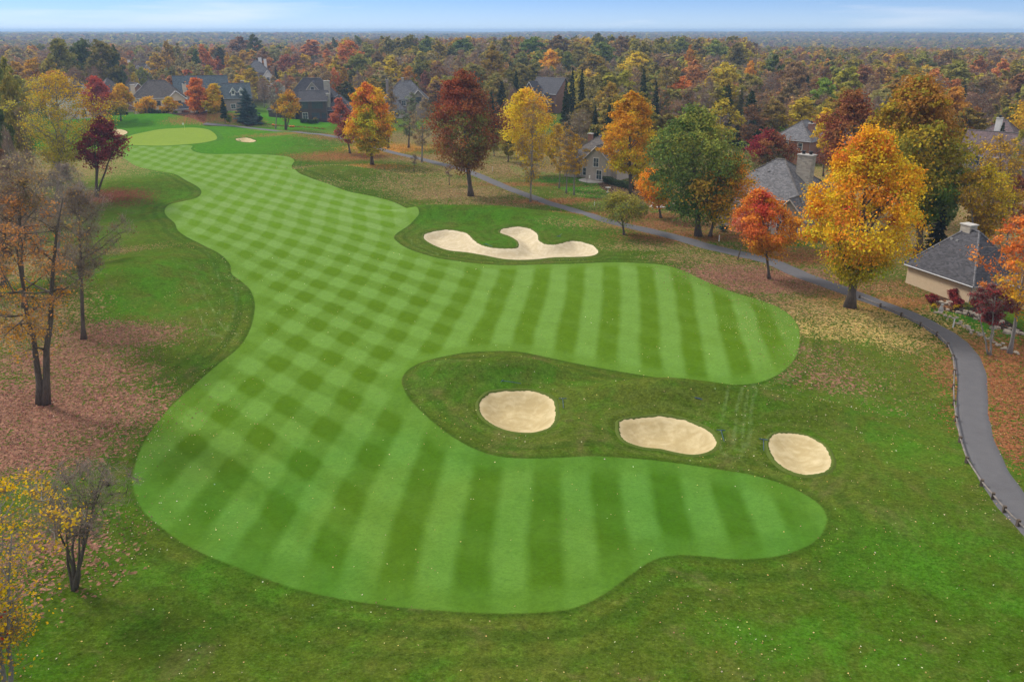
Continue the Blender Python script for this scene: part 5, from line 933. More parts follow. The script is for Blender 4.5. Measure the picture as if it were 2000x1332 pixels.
# hand placed: column, top row, width in px, forward distance, form, palette
HAND = [(118,74,70,330,'round','oak_green'),(165,76,62,345,'round','dark_green'),(205,76,60,335,'round','oak_green'),(225,88,40,340,'oval','dark_green'),(70,112,46,330,'round','yellow_orange'),(38,118,40,335,'round','yellow_orange'),(100,110,34,325,'round','gold'),(150,128,60,300,'bare','brown'),(185,130,50,305,'bare','brown'),
 (22,112,46,210,'vase','olive_gold'),(2,118,44,180,'vase','olive'),(30,150,50,170,'vase','olive_gold'),(6,190,46,130,'vase','dark_green'),(28,240,40,120,'bare','grey'),(60,330,50,110,'bare','grey'),(20,290,40,105,'vase','red_brown'),(14,230,40,140,'round','olive'),(50,210,40,165,'bare','grey_green'),
 (258,122,24,420,'round','olive_gold'),(264,140,16,350,'round','yellow'),(308,104,46,430,'round','yellow_orange'),(330,82,40,440,'round','olive_gold'),(352,84,22,430,'column','tan'),(400,86,34,430,'column','coral'),(385,96,22,425,'column','dark_green'),(428,112,28,440,'round','red'),(447,104,20,445,'oval','yellow_orange'),(462,108,46,420,'oval','gold'),(470,145,34,360,'round','yellow'),(280,130,30,400,'oval','olive'),(335,130,30,400,'oval','olive'),
 (540,132,16,390,'conifer','spruce'),(560,105,40,470,'round','red'),(525,112,34,480,'round','red_orange'),(585,120,36,470,'round','coral'),(600,140,24,350,'conifer','dark_green'),(572,128,30,400,'oval','gold'),(498,68,34,560,'vase','dark_green'),(470,72,60,580,'vase','red_brown'),(610,78,60,560,'column','coral'),(655,74,22,600,'oval','dark_green'),(700,70,24,620,'round','green'),(640,95,30,520,'oval','coral'),(655,132,28,330,'oval','coral'),(672,130,24,330,'column','gold'),
 (700,105,60,380,'round','oak_green'),(768,112,44,360,'round','yellow'),(800,128,36,355,'round','yellow_orange'),(830,140,26,350,'round','red'),(725,128,36,350,'bare','brown'),(855,120,50,350,'bare','brown'),(858,82,54,460,'round','gold'),(760,74,50,500,'round','oak_green'),(800,68,48,520,'round','olive'),(835,72,40,520,'round','green'),(720,86,44,480,'round','oak_green'),(905,74,60,500,'round','green'),(880,92,40,470,'round','dark_green'),(780,92,46,470,'round','olive'),(740,100,40,430,'oval','brown'),
 (965,255,44,200,'sparse','olive'),(992,275,40,190,'round','olive_gold'),(940,262,36,215,'vase','olive'),(1078,262,38,187,'round','gold'),(962,90,56,330,'oval','olive_gold'),(925,100,36,380,'bare','grey'),(895,108,30,370,'bare','grey'),(980,160,40,250,'conifer','spruce'),(1008,138,28,265,'conifer','spruce'),(960,180,34,245,'conifer','spruce'),(985,74,40,500,'vase','olive_gold'),(1040,72,74,470,'round','green'),(1020,100,50,400,'round','oak_green'),(1090,70,64,500,'vase','rust'),(1075,96,52,400,'round','yellow_orange'),(1168,66,40,520,'vase','dark_green'),(1212,72,44,500,'vase','brown'),(1130,82,60,450,'round','oak_green'),(1180,82,60,440,'round','green'),(1110,100,40,400,'round','olive'),(1160,104,60,380,'round','olive'),(1245,98,70,370,'round','gold'),(1240,104,60,365,'vase','yellow'),
 (1066,128,60,330,'bare','grey'),(1117,132,26,230,'conifer','spruce'),(1136,134,26,235,'conifer','spruce'),(1105,158,26,225,'conifer','spruce'),(1150,150,60,260,'sparse','tan'),(1195,158,60,250,'sparse','gold'),(1130,212,80,190,'bare','grey_green'),(1162,206,24,210,'conifer','spruce'),(1255,138,36,240,'conifer','spruce'),(1280,160,26,235,'conifer','spruce'),(1290,74,50,480,'vase','olive_gold'),(1345,90,28,400,'round','orange'),(1330,74,50,520,'vase','green'),(1395,78,56,500,'vase','oak_green'),(1300,128,44,300,'sparse','olive'),(1330,150,50,300,'vase','orange'),(1355,118,50,340,'vase','coral'),(1322,196,60,230,'bare','tan'),
 (1348,172,22,240,'conifer','spruce'),(1372,176,22,240,'conifer','spruce'),(1420,168,40,220,'conifer','spruce'),(1465,176,64,215,'conifer','spruce'),(1445,172,30,225,'conifer','dark_green'),(1415,122,64,300,'round','gold'),(1465,118,30,340,'round','yellow_orange'),(1510,108,60,340,'round','green'),(1555,122,60,300,'vase','brown'),(1500,140,50,290,'bare','grey'),(1590,150,60,270,'bare','tan'),(1540,160,50,260,'vase','brown'),(1610,150,60,245,'round','green_bright'),(1650,130,64,255,'round','green_bright'),(1685,126,50,285,'round','rust'),(1700,145,50,240,'bare','grey'),
 (1750,102,60,420,'sparse','gold'),(1800,100,50,430,'vase','olive'),(1850,100,50,430,'vase','brown'),(1868,118,80,300,'round','oak_green'),(1910,112,40,380,'round','coral'),(1955,116,44,360,'round','coral'),(1975,120,60,330,'round','olive_gold'),(1920,150,70,280,'bare','grey'),(1895,180,60,240,'bare','brown'),(1960,170,60,260,'bare','grey'),(1945,228,30,205,'round','pink'),(1952,238,30,172,'conifer','spruce'),(1905,205,30,215,'sparse','coral'),(1990,250,40,150,'sparse','gold'),(1935,340,60,115,'bare','brown'),(1985,340,70,112,'sparse','coral'),(1850,330,60,115,'round','green'),(1835,420,50,108,'conifer','spruce')]
for (px, ty, wp, Yd, form, pal) in HAND:
    z0 = float(Hbase((px - 1000.) / FPX * Yd, Yd)); Ht = max(7., Zat(Yd, ty) - z0); s = pxm(Yd, Ht * .6); X = (px - 1000.) / s
    add_ind(X, Yd, Ht, wp / 2 / s * 1.1, form, pal, palcol(pal, rs, 1.0 if form != 'conifer' else .9))
# ---- random rest of the woods
def ymin(px):
    return float(np.interp(px, [-200, 20, 60, 190, 250, 480, 700, 950, 1000, 1250, 1550, 1800, 2000, 2400], [110, 125, 285, 300, 345, 335, 320, 300, 212, 190, 182, 200, 185, 178]))
REG = [(0, 330, [('bare','grey',6),('bare','brown',4),('sparse','tan',3),('vase','olive',2),('round','rust',1),('round','yellow_orange',1),('sparse','coral',.6),('column','tan',1),('round','olive',1)]),
       (330, 700, [('bare','grey',5),('sparse','tan',2),('oval','coral',.8),('round','rust',1),('vase','red_brown',1.2),('vase','tan',2),('round','gold',1.5),('round','olive',1),('sparse','coral',2),('round','yellow_orange',.8),('column','gold',1.5),('vase','dark_green',1)]),
       (700, 1450, [('bare','grey',4),('round','oak_green',3),('round','olive',4),('vase','tan',1),('oval','olive_gold',3),('round','rust',.5),('round','gold',1),('sparse','gold',1),('bare','brown',2)]),
       (1450, 2400, [('bare','grey',4),('bare','brown',4),('vase','tan',2),('round','gold',1.5),('round','olive',4),('vase','olive_gold',2),('round','oak_green',1),('sparse','coral',1),('round','rust',1),('conifer','spruce',.4),('sparse','gold',1)])]
def pickkind(px):
    for a, b, L_ in REG:
        if px < b or b == 2400:
            wt = np.array([q[2] for q in L_], float); return L_[rs.choice(len(L_), p=wt / wt.sum())][:2]
def hb(X, Y): return float(Hbase(X, Y))
def blocked(X, Y, H, R):
    z0 = hb(X, Y); u0, v0 = proj(X - R, Y, z0 + H * .5); u1, _ = proj(X + R, Y, z0 + H * .5); _, vt = proj(X, Y, z0 + H); _, vb = proj(X, Y, z0)
    for (a, b, c, d, Yd) in SEEN:
        if Y < Yd + 14 and u1 > a and u0 < b and vt < d and vb > c: return True
    return False
HP = [(l[0], l[1]) for l, _ in HOUSES]
cand = []
for Yg in np.arange(100, 640, 8.6):
    for Xg in np.arange(-Yg * .80 - 12, Yg * .80 + 12, 8.6):
        X, Y = Xg + rs.uniform(-3.3, 3.3), Yg + rs.uniform(-3.3, 3.3); px = 1000 + FPX * X / (Y * CP + CAMH * SP)
        if Y < ymin(px) or rs.random() < .12: continue
        if min((X - a) ** 2 + (Y - b) ** 2 for a, b in HP) < 14.5 ** 2: continue
        form, pal = pickkind(px)
        H = {0: rs.uniform(12, 17), 1: rs.uniform(18, 25.5), 2: rs.uniform(12.5, 17.5)}[0 if px < 640 else (1 if px < 1460 and Y > 400 else 2)]
        if px < 640 and Y > 480: H = rs.uniform(13, 20)
        if form == 'conifer': H *= .95
        R = H * {'column': .18, 'conifer': .2, 'bare': .27}.get(form, .30) * rs.uniform(.95, 1.3); cand.append((Y, X, px, H, R, form, pal))
cand.sort(); PTS = []
HTR = np.array([(a, b, c) for a, b, c in TREES + HERO])
cover = np.full(700, 700.)                                          # highest row already taken, per 4 columns from -400
def bins(X, Y, H, R):
    s = pxm(Y, H * .6); u, vt = proj(X, Y, hb(X, Y) + H * .93); a = int(np.clip((u - R * .75 * s + 400) / 4, 0, 698)); b = int(np.clip((u + R * .75 * s + 400) / 4, a + 1, 699)); return u, vt, a, b
for (X, Y, H, R, *_r) in sorted(INDIV, key=lambda q: q[1]): pass
hand = sorted([(q[1], q[0], q[2], q[3]) for q in INDIV])
hi = 0; n_rand = 0
for (Y, X, px, H, R, form, pal) in cand:
    while hi < len(hand) and hand[hi][0] < Y:
        _, vt, a, b = bins(hand[hi][1], hand[hi][0], hand[hi][2], hand[hi][3]); cover[a:b] = np.minimum(cover[a:b], vt); hi += 1
    d = np.hypot(HTR[:, 0] - X, HTR[:, 1] - Y)
    if (d < HTR[:, 2] * .65 + R * .45).any() or blocked(X, Y, H, R): continue
    # keep the hand placed ones in sight: nothing clearly taller right in front
    u, vt, a, b = bins(X, Y, H, R); bad = False
    for (hy, hx, hh, hr) in hand:
        if hy > Y and hy < Y + 160:
            uu, vv, aa, bb = bins(hx, hy, hh, hr)
            if min(b, bb) - max(a, aa) > .35 * (b - a) and vt < vv + 22: bad = True; break
    if bad:
        H *= .72; R *= .8; u, vt, a, b = bins(X, Y, H, R)
        if H < 8.5: continue
    vis = (cover[a:b] > vt + 7).mean(); onscreen = -10 < u < 2010
    if onscreen and vis > .5 and n_rand < 150 and Y < 520: add_ind(X, Y, H, R, form, pal, palcol(pal, rs, 1. if form != 'conifer' else .9)); n_rand += 1
    else: PTS.append((X, Y, H, R, form, pal, px))
    cover[a:b] = np.minimum(cover[a:b], vt)
# ---- labels that single each one out
LMK = [(6,'the left edge of the view'),(118,'the white gabled house'),(192,'the scarlet maple'),(266,'the dormered far house'),(316,'the cream house'),(432,'the slate-roofed house'),(506,'the far two-chimney house'),(612,'the dark mansion'),(705,'the round orange maple'),(795,'the arched dormer house'),(910,'the rust red oak'),(1020,'the yellow maple'),(1080,'the gabled brick house'),(1180,'the brick chimney house'),(1237,'the golden orange maple'),(1360,'the broad green oak'),(1505,'the rounded red-brown tree'),(1570,'the red brick house'),(1690,'the tall gold maple'),(1800,'the huge olive oak'),(1930,'the purple-brown roof')]
lab = {}
for i, (X, Y, H, R, form, pal, col) in enumerate(INDIV):
    u, v = proj(X, Y, H * .7); lm = min(LMK, key=lambda q: abs(q[0] - u))[1]; rel = 'just behind' if Y < 270 else ('beyond' if Y < 400 else 'far above')
    if Y < 150: rel = 'near'
    k = KN[form]
    if form == 'conifer': k = 'evergreen spruce'
    base = f'{CN[pal]} {k} {rel} {lm}'; lab.setdefault(base, []).append((u, i))
ORD = ['leftmost', 'second from left', 'third from left', 'fourth from left', 'fifth from left', 'sixth from left', 'seventh from left']
NUM = {2: 'two', 3: 'three', 4: 'four', 5: 'five', 6: 'six', 7: 'seven'}
LABEL = {}
for base, L_ in lab.items():
    L_.sort()
    for j, (u, i) in enumerate(L_):
        if len(L_) == 1: LABEL[i] = base
        elif len(L_) == 2: LABEL[i] = ('left one: ' if j == 0 else 'right one: ') + base
        else: LABEL[i] = ORD[min(j, 6)] + ' of ' + NUM.get(len(L_), 'several') + ', ' + base
for i, (X, Y, H, R, form, pal, col) in enumerate(INDIV):
    L_ = LIB[form]; ms = L_[rs.integers(len(L_))]; r0 = 3.6 if form in ('column', 'conifer') else (LR * .85 if form == 'bare' else LR); c = col if form != 'bare' else np.array(GREYT) * rs.normal(1, .05) * {'grey': 1.0, 'brown': np.array([.95, .82, .74]), 'tan': np.array([1.1, .98, .84]), 'grey_green': np.array([.9, .98, .84])}.get(pal, 1.)
    put_tree(BN[form], ms, (X, Y, hb(X, Y) - .1), rs.uniform(0, 6.28), LABEL[i], 'tree', 'trees of the autumn woods', tuple(np.clip(c, .01, 1.3)), (R / r0, R / r0, H / LH), 'trunk_grey' if form in ('bare', 'sparse', 'column') else 'trunk')
print('individual trees', len(INDIV), 'in the mass', len(PTS))
# ------------------------------------------------------------------ the rest of the woods out to the horizon
FAR = {'leafy': [], 'bare': [], 'evergreen': []}
for j, f in enumerate(['round', 'vase', 'oval', 'round', 'vase']): FAR['leafy'].append(tree_meshes(200 + j, LH, LR, 2.5, f, 'white', 1500, .62, 18 + 2 * j, trunk_r=.25, fill=.55, gain=1., limbs=6))
for j in range(3): FAR['bare'].append(tree_meshes(220 + j, LH, LR, 3, 'vase', ['grey', 'tan', 'brown'][j], [120, 500, 300][j], .5, 20, trunk_r=.22, twigs=1500, fill=.25, limbs=10, twl=2.6))
for j in range(2): FAR['evergreen'].append(conifer_meshes(230 + j, LH, 3.6, .8, 'white', 1100, .6, gain=1.))
SRC = {}
for k, L_ in FAR.items():
    for ms in L_:
        # trunk and crown of one source tree in one mesh (never placed by itself)
        tv = np.empty(len(ms[0].vertices) * 3, 'f4'); ms[0].vertices.foreach_get('co', tv); cvs = np.empty(len(ms[1].vertices) * 3, 'f4'); ms[1].vertices.foreach_get('co', cvs)
        col = np.empty(len(ms[1].vertices) * 4, 'f4'); ms[1].attributes['Col'].data.foreach_get('color', col); nT = len(tv) // 3
        tf = [tuple(p.vertices) for p in ms[0].polygons if len(p.vertices) == 4]; q = np.arange(len(cvs) // 3).reshape(-1, 4) + nT
        me = np_mesh('far_tree', np.concatenate([tv.reshape(-1, 3), cvs.reshape(-1, 3)]), np.concatenate([np.array(tf), q]), np.concatenate([np.full((nT, 3), .10), col.reshape(-1, 4)[:, :3]])); me.materials.append(MT['foliage_far'])
        SRC.setdefault(k, []).append(bpy.data.objects.new('far_tree', me))
mass = {'leafy': [], 'bare': [], 'evergreen': []}
def addm(X, Y, H, R, form, pal):
    fb_ = 1.
    k = 'bare' if form == 'bare' else ('evergreen' if form == 'conifer' else 'leafy')
    c = palcol(pal, rs) if k != 'bare' else np.array(GREYT) * {'grey': np.array([1.0, .97, .97]), 'brown': np.array([1.0, .84, .76])}.get(pal, np.array([1., 1, 1])) * rs.uniform(.85, 1.1)
    mass[k].append((X, Y, hb(X, Y) - .3, H / LH, R / LR, *(c * fb_)))
for (X, Y, H, R, form, pal, px) in PTS: addm(X, Y, H, R, form, pal)
VH = [(l[0], l[1]) for l, e in HOUSES if l[1] > 400]
for (r0, r1, sp_, sc) in [(640, 1150, 10.5, 1.), (1150, 2300, 15.5, 1.35), (2300, 4200, 27, 1.9), (4200, 8300, 62, 3.0)]:
    n = int((r1 - r0) / sp_)
    for i in range(n):
        r = r0 + (i + .5) * (r1 - r0) / n; na_ = int(r * 1.5 / sp_)
        for a in (np.arange(na_) + rs.uniform(0, 1, na_)) / na_ * 1.5 - .75:
            rr = r + rs.uniform(-.5, .5) * sp_; X, Y = rr * math.sin(a), rr * math.cos(a)
            # clearings, meadows and streets
            if math.sin(X * .011 + 1.7 * math.sin(Y * .006)) * math.sin(Y * .009 + 2 + X * .002) > .62: continue
            if any(abs(X - hx) < 13 and -170 < Y - hy < 9 for hx, hy in VH): continue
            px = 1000 + FPX * X / (Y * CP); cl = math.sin(X * .02 + Y * .013) + rs.normal(0, .8)
            form, pal = pickkind(px)
            if r > 1000: form, pal = [('round', 'olive'), ('vase', 'olive_gold'), ('round', 'rust'), ('bare', 'grey'), ('bare', 'brown'), ('vase', 'gold'), ('round', 'dark_green'), ('conifer', 'spruce'), ('vase', 'tan'), ('round', 'coral'), ('vase', 'yellow')][rs.choice(11, p=[.17, .13, .04, .13, .11, .10, .09, .05, .12, .01, .05])]
            H = rs.uniform(10, 17.5) * (1.0 if px < 640 or px > 1480 or r > 900 else 1.25); R = H * rs.uniform(.30, .40) * sc
            if sc > 1.5: H = rs.uniform(12, 18)
            addm(X, Y, H, R, form, pal)
print('mass', {k: len(v) for k, v in mass.items()})
def gn_mass(name, key, label):
    A = np.array(mass[key]); n = len(A); me = bpy.data.meshes.new(name); me.vertices.add(n); me.vertices.foreach_set('co', A[:, :3].astype('f4').ravel())
    a = me.attributes.new('sc', 'FLOAT_VECTOR', 'POINT'); a.data.foreach_set('vector', np.stack([A[:, 4], A[:, 4], A[:, 3]], 1).astype('f4').ravel())
    a = me.attributes.new('rot', 'FLOAT_VECTOR', 'POINT'); a.data.foreach_set('vector', np.stack([A[:, 0] * 0, A[:, 0] * 0, rs.uniform(0, 6.28, n)], 1).astype('f4').ravel())
    a = me.attributes.new('which', 'INT', 'POINT'); a.data.foreach_set('value', rs.integers(0, len(SRC[key]), n).astype('i4'))
    a = me.attributes.new('tint', 'FLOAT_COLOR', 'POINT'); a.data.foreach_set('color', np.column_stack([A[:, 5:8], np.ones(n)]).astype('f4').ravel())
    o = bpy.data.objects.new(name, me); COL.objects.link(o); me.materials.append(MT['foliage_far'])
    g = bpy.data.node_groups.new(name, 'GeometryNodeTree'); g.interface.new_socket('Geometry', in_out='INPUT', socket_type='NodeSocketGeometry'); g.interface.new_socket('Geometry', in_out='OUTPUT', socket_type='NodeSocketGeometry')
    gi, go = g.nodes.new('NodeGroupInput'), g.nodes.new('NodeGroupOutput'); iop = g.nodes.new('GeometryNodeInstanceOnPoints'); jn = g.nodes.new('GeometryNodeJoinGeometry')
    for s in SRC[key]:
        oi = g.nodes.new('GeometryNodeObjectInfo'); oi.inputs['Object'].default_value = s; oi.inputs['As Instance'].default_value = True; g.links.new(oi.outputs['Geometry'], jn.inputs[0])
    def na_(nm, ty): q = g.nodes.new('GeometryNodeInputNamedAttribute'); q.data_type = ty; q.inputs[0].default_value = nm; return q.outputs[0]
    iop.inputs['Pick Instance'].default_value = True; g.links.new(gi.outputs[0], iop.inputs['Points']); g.links.new(jn.outputs[0], iop.inputs['Instance'])
    g.links.new(na_('which', 'INT'), iop.inputs['Instance Index']); g.links.new(na_('rot', 'FLOAT_VECTOR'), iop.inputs['Rotation']); g.links.new(na_('sc', 'FLOAT_VECTOR'), iop.inputs['Scale'])
    g.links.new(iop.outputs[0], go.inputs[0]); md = o.modifiers.new('scatter', 'NODES'); md.node_group = g
    return tag(o, label, 'woods', kind='stuff')
gn_mass('broadleaf_woods', 'leafy', 'autumn-coloured broadleaf woods running out to the hazy horizon')
gn_mass('leafless_woods', 'bare', 'leafless grey and brown trees filling the far woods')
gn_mass('evergreen_woods', 'evergreen', 'dark evergreens sprinkled through the far woods')
# ------------------------------------------------------------------ rail fence along the path
MT['rail_wood'] = simple('rail_wood', (.19, .165, .145), .4, 3, .9, .3)
FP = [(1678,584),(1719,601),(1760,619),(1797,638),(1829,657),(1850,678),(1860,702),(1863,731),(1861,761),(1862,791),(1866,823),(1874,864),(1887,904),(1916,949),(1938,975),(1960,1001),(1987,1028),(2020,1060),(2055,1096)]
pts = [P(*q) for q in FP]; fe = empty('rail_fence', pts[0], 0, 'low wooden rail fence following the inner edge of the curving cart path', 'fence')
o0 = pts[0]
for i, p in enumerate(pts):
    q = p - o0; MB().box(-.09, .09, -.09, .09, -.3, .50, .3 * i).link('post', MT['post_wood'], fe).location = q
    if i + 1 < len(pts):
        r = pts[i+1] - o0; a = q + Vector((0, 0, .34)); b = r + Vector((0, 0, .34)); MB().tube([a, a.lerp(b, .5) + Vector((0, 0, -.02)), b], .055, 6).link('rail', MT['rail_wood'], fe)
# ------------------------------------------------------------------ flagstick, rakes, stakes
p = P(361, 255); e = empty('flagstick', p, 0, 'flagstick with small white flag standing on the far putting green', 'flagstick')
MB().tube([(0, 0, -.1), (0, 0, 2.2)], .03, 6).link('pole', MT['yellow_paint'], e)
fm = MB(); fm.poly([(0, 0, 2.15), (0, 0, 1.6), (-.25, .03, 1.62), (-.25, .03, 2.12), (-.55, -.03, 1.66), (-.55, -.03, 2.1), (0, .012, 2.15), (0, .012, 1.6), (-.25, .042, 1.62), (-.25, .042, 2.12), (-.55, -.018, 1.66), (-.55, -.018, 2.1)], [(0, 1, 2, 3), (3, 2, 4, 5), (6, 9, 8, 7), (9, 11, 10, 8), (0, 3, 9, 6), (3, 5, 11, 9), (1, 7, 8, 2), (2, 8, 10, 4), (5, 4, 10, 11)]); fm.link('flag', MT['flag_red'], e)
MB().lathe([(.054, -.05), (.054, .012)], 10).link('cup', MT['white'], e)
RK = [((981,745),(1008,754),'bunker rake lying in the grass above the leftmost island bunker'),((1099,780),(1100,795),'bunker rake lying in the grass right of the leftmost island bunker'),((1408,842),(1411,857),'bunker rake lying in the grass right of the wide oval bunker'),((1491,860),(1491,873),'bunker rake lying in the grass left of the small oval bunker'),((1364,780),(1366,776),'bunker rake lying in the grass above the wide oval bunker'),((948,478),(956,481),'bunker rake at the lip of the large bunker, on its inner left grass tongue'),((1091,463),(1098,458),'bunker rake on the grass between the right lobes of the large bunker')]
for (a, b, lb) in RK:
    A, B = P(*a, .03), P(*b, .03); d = (B - A); d.z = 0; d = d.normalized() if d.length > .01 else Vector((1, 0, 0)); n = Vector((-d.y, d.x, 0)); z = A.z
    e = empty('bunker_rake', A, 0, lb, 'rake', 'rakes beside the bunkers'); s = 1.75
    MB().tube([(0, 0, .05), tuple(d * s * .5 + Vector((0, 0, .06))), tuple(d * s + Vector((0, 0, .04)))], .022, 5).link('handle', MT['blue_paint'], e)
    m = MB(); m.tube([tuple(-n * .32 + Vector((0, 0, .07))), tuple(n * .32 + Vector((0, 0, .07)))], .03, 5)
    for k in range(9): q = n * (-.3 + .075 * k); m.tube([tuple(q + Vector((0, 0, .07))), tuple(q - d * .03 + Vector((0, 0, .0)))], .008, 3)
    m.link('rake_head', MT['blue_paint'], e)
for (q, lb) in [((1161,403),'white boundary stake on the lawn edge across the path from the crabapple'),((1404,472),'white boundary stake right of the broad green oak'),((1861,640),'white boundary stake on the grass strip by the garage garden'),((894,330),'short white stake beside the path left of the rust red oak'),((962,335),'white boundary stake behind the path left of the yellow maple')]:
    e = empty('boundary_stake', P(*q), 0, lb, 'stake', 'white boundary stakes'); MB().box(-.05, .05, -.05, .05, -.2, .95).link('stake', MT['white'], e); MB().box(-.055, .055, -.055, .055, .952, .99).link('stake_cap', MT['concrete'], e)
p = P(1440, 508); e = empty('leaning_post', p, 0, 'dark leaning wooden post beside the path below the small red-orange maple', 'post'); MB().tube([(0, 0, -.2), (.25, .05, 1.2), (.5, .1, 2.4)], [.10, .085, .07], 7).link('shaft', MT['post_wood'], e)
# ------------------------------------------------------------------ playset, bird bath, bird feeder, statue, bench
p = at(254, 283); p.z += .1; e = empty('playset', p, faz(254), 'weathered wooden playset with gabled roof and green slide behind the putting green', 'playset')
m = MB(); m.poly([(-2.1, -1.1, 2.6), (0, -1.1, 3.8), (2.1, -1.1, 2.6), (-2.1, 1.1, 2.6), (0, 1.1, 3.8), (2.1, 1.1, 2.6), (-2.1, -1.1, 2.7), (0, -1.1, 3.9), (2.1, -1.1, 2.7), (-2.1, 1.1, 2.7), (0, 1.1, 3.9), (2.1, 1.1, 2.7)], [(0, 1, 4, 3), (1, 2, 5, 4), (6, 9, 10, 7), (7, 10, 11, 8), (0, 6, 7, 1), (1, 7, 8, 2), (3, 4, 10, 9), (4, 5, 11, 10), (0, 3, 9, 6), (2, 8, 11, 5)]); m.link('roof', MT['wood'], e)
MB().box(-1.8, 1.8, -1, 1, 1.3, 1.42).link('deck', MT['wood'], e)
for sx in (-1.75, 1.75):
    for sy in (-.95, .95): MB().box(sx - .07, sx + .07, sy - .07, sy + .07, -.4, 2.75).link('post', MT['wood'], e)
for k in range(12): MB().box(-1.7 + k * .3, -1.55 + k * .3, -1.0, -.95, 1.45, 2.2).link('baluster', MT['wood'], e)
MB().poly([(2.0, -.5, 1.5), (2.0, .5, 1.5), (4.2, -.5, 1.6), (4.2, .5, 1.6), (6.2, -.5, .2), (6.2, .5, .2), (2.0, -.5, 1.3), (2.0, .5, 1.3), (4.2, -.5, 1.4), (4.2, .5, 1.4), (6.2, -.5, 0), (6.2, .5, 0), (2.0, -.5, 1.85), (4.2, -.5, 1.95), (6.2, -.5, .5), (2.0, .5, 1.85), (4.2, .5, 1.95), (6.2, .5, .5)], [(0, 2, 3, 1), (2, 4, 5, 3), (6, 7, 9, 8), (8, 9, 11, 10), (0, 12, 13, 2), (2, 13, 14, 4), (1, 3, 16, 15), (3, 5, 17, 16), (4, 10, 11, 5), (0, 1, 7, 6)]).link('slide', MT['green_plastic'], e)
MB().tube([(1.9, 0, 2.6), (7.2, 0, 2.5)], .08, 5).link('swing_beam', MT['wood'], e)
for sy in (-1, 1): MB().tube([(7.2, 0, 2.5), (7.6, sy, -.3)], .07, 5).link('leg', MT['wood'], e)
p = P(1187, 376); e = empty('bird_bath', p, 0, 'small stone bird bath on the leaf strip left of the golden orange maple', 'bird bath')
MB().lathe([(.3, -.1), (.3, .06), (.12, .14), (.09, .7), (.14, .78)], 12).link('pedestal', MT['concrete'], e); MB().lathe([(.14, .781), (.5, .86), (.62, .96), (.58, .97), (.42, .9), (.02, .88)], 14).link('basin', MT['concrete'], e)
p = P(1146, 366); e = empty('bird_feeder', p, 0, 'white bird feeder hanging on a thin pole on the lawn by the beige house', 'bird feeder')
MB().tube([(0, 0, -.2), (0, 0, 2.3), (.25, 0, 2.5), (.5, 0, 2.3)], .025, 5).link('pole', MT['black'], e); MB().lathe([(.02, 2.28), (.16, 2.2), (.1, 2.18), (.1, 1.85), (.17, 1.83), (.17, 1.8)], 8, (.5, 0)).link('feeder', MT['white'], e)
p = P(1837, 609); e = empty('garden_statue', p, .4, 'small grey garden statue of a seated animal at the end of the stone edging', 'statue')
m = MB(); m.lathe([(.26, -.1), (.27, .12), (.24, .14)], 10); m.lathe([(.2, .14), (.24, .3), (.2, .5), (.13, .68), (.1, .74)], 10); m.link('body', MT['concrete'], e, True)
m = MB(); m.lathe([(.02, .70), (.12, .75), (.15, .85), (.11, .95), (.03, .98)], 10, (0, -.05)); m.box(-.05, .05, -.26, -.15, .78, .86); m.lathe([(.03, .95), (.01, 1.06)], 5, (-.08, -.03)); m.lathe([(.03, .95), (.01, 1.06)], 5, (.08, -.03)); m.link('head', MT['concrete'], e, True)
for sx in (-.1, .1): MB().lathe([(.055, .14), (.045, .4)], 6, (sx, -.22)).link('leg', MT['concrete'], e)
# ------------------------------------------------------------------ stone edging, stepping stones, flower beds
def stones(label, line, n, s0, name='stone_edging', width=.25, side=0):
    C = cr([Gb(*q, Hf)[:2] for q in line], 8, False); d = np.r_[0, np.cumsum(np.linalg.norm(np.diff(C, axis=0), axis=1))]; e = empty(name, (C[0][0], C[0][1], float(Hf(*C[0]))), 0, label, 'stone edging')
    for t in np.linspace(0, d[-1], n):
        x, y = np.interp(t, d, C[:, 0]), np.interp(t, d, C[:, 1]); x += rs.normal(0, width); y += rs.normal(0, width); s = s0 * rs.uniform(.7, 1.3); k = 7; q = np.linspace(0, 6.28, k, endpoint=False) + rs.uniform(-.3, .3, k); rr = s * rs.uniform(.75, 1.2, k)
        z = float(Hf(x, y)) - e.location.z; m = MB(); V = [(math.cos(a) * r, math.sin(a) * r * .75, -.08) for a, r in zip(q, rr)] + [(math.cos(a) * r * .88, math.sin(a) * r * .66, s * .45 + rs.normal(0, .01)) for a, r in zip(q, rr)]
        m.poly(V, [tuple(range(k, 2 * k))] + [(i, (i+1) % k, k + (i+1) % k, k + i) for i in range(k)]); o = m.link('stone', MT['limestone'], e); o.location = (x - C[0][0], y - C[0][1], z); o.rotation_euler = (0, 0, rs.uniform(0, 6))
stones('line of pale limestone edging between the two green strips beside the garage garden', [(1838,612),(1862,624),(1890,640),(1918,656),(1950,674),(1985,692)], 46, .24)
stones('flat limestone slabs stepping through the garden bed below the beige garage', [(1835,590),(1858,596),(1885,608),(1912,622),(1950,640),(1985,655)], 34, .38, 'garden_slabs', .7)
stones('few pale boulders in the leaves under the broad green oak', [(1268,400),(1290,398),(1310,402)], 9, .55, 'garden_boulders', .5)
def shrub(label, px, py, wpx, hpx, pal, leaves=1500, leaf=.07, name='shrub', low=None):
    b = P(px, py) if px > 380 else at(px, 284); s = pxm(b.y); R = wpx / 2 / s; H = hpx / s * 1.05
    ms = tree_meshes(int(px * 7 + py) % 9973, H, R, .08, 'round', pal, leaves, leaf, 14, trunk_r=.03, stems=4, limbs=8, fill=.5); put_tree(name, ms, b, 0, label, 'shrub')
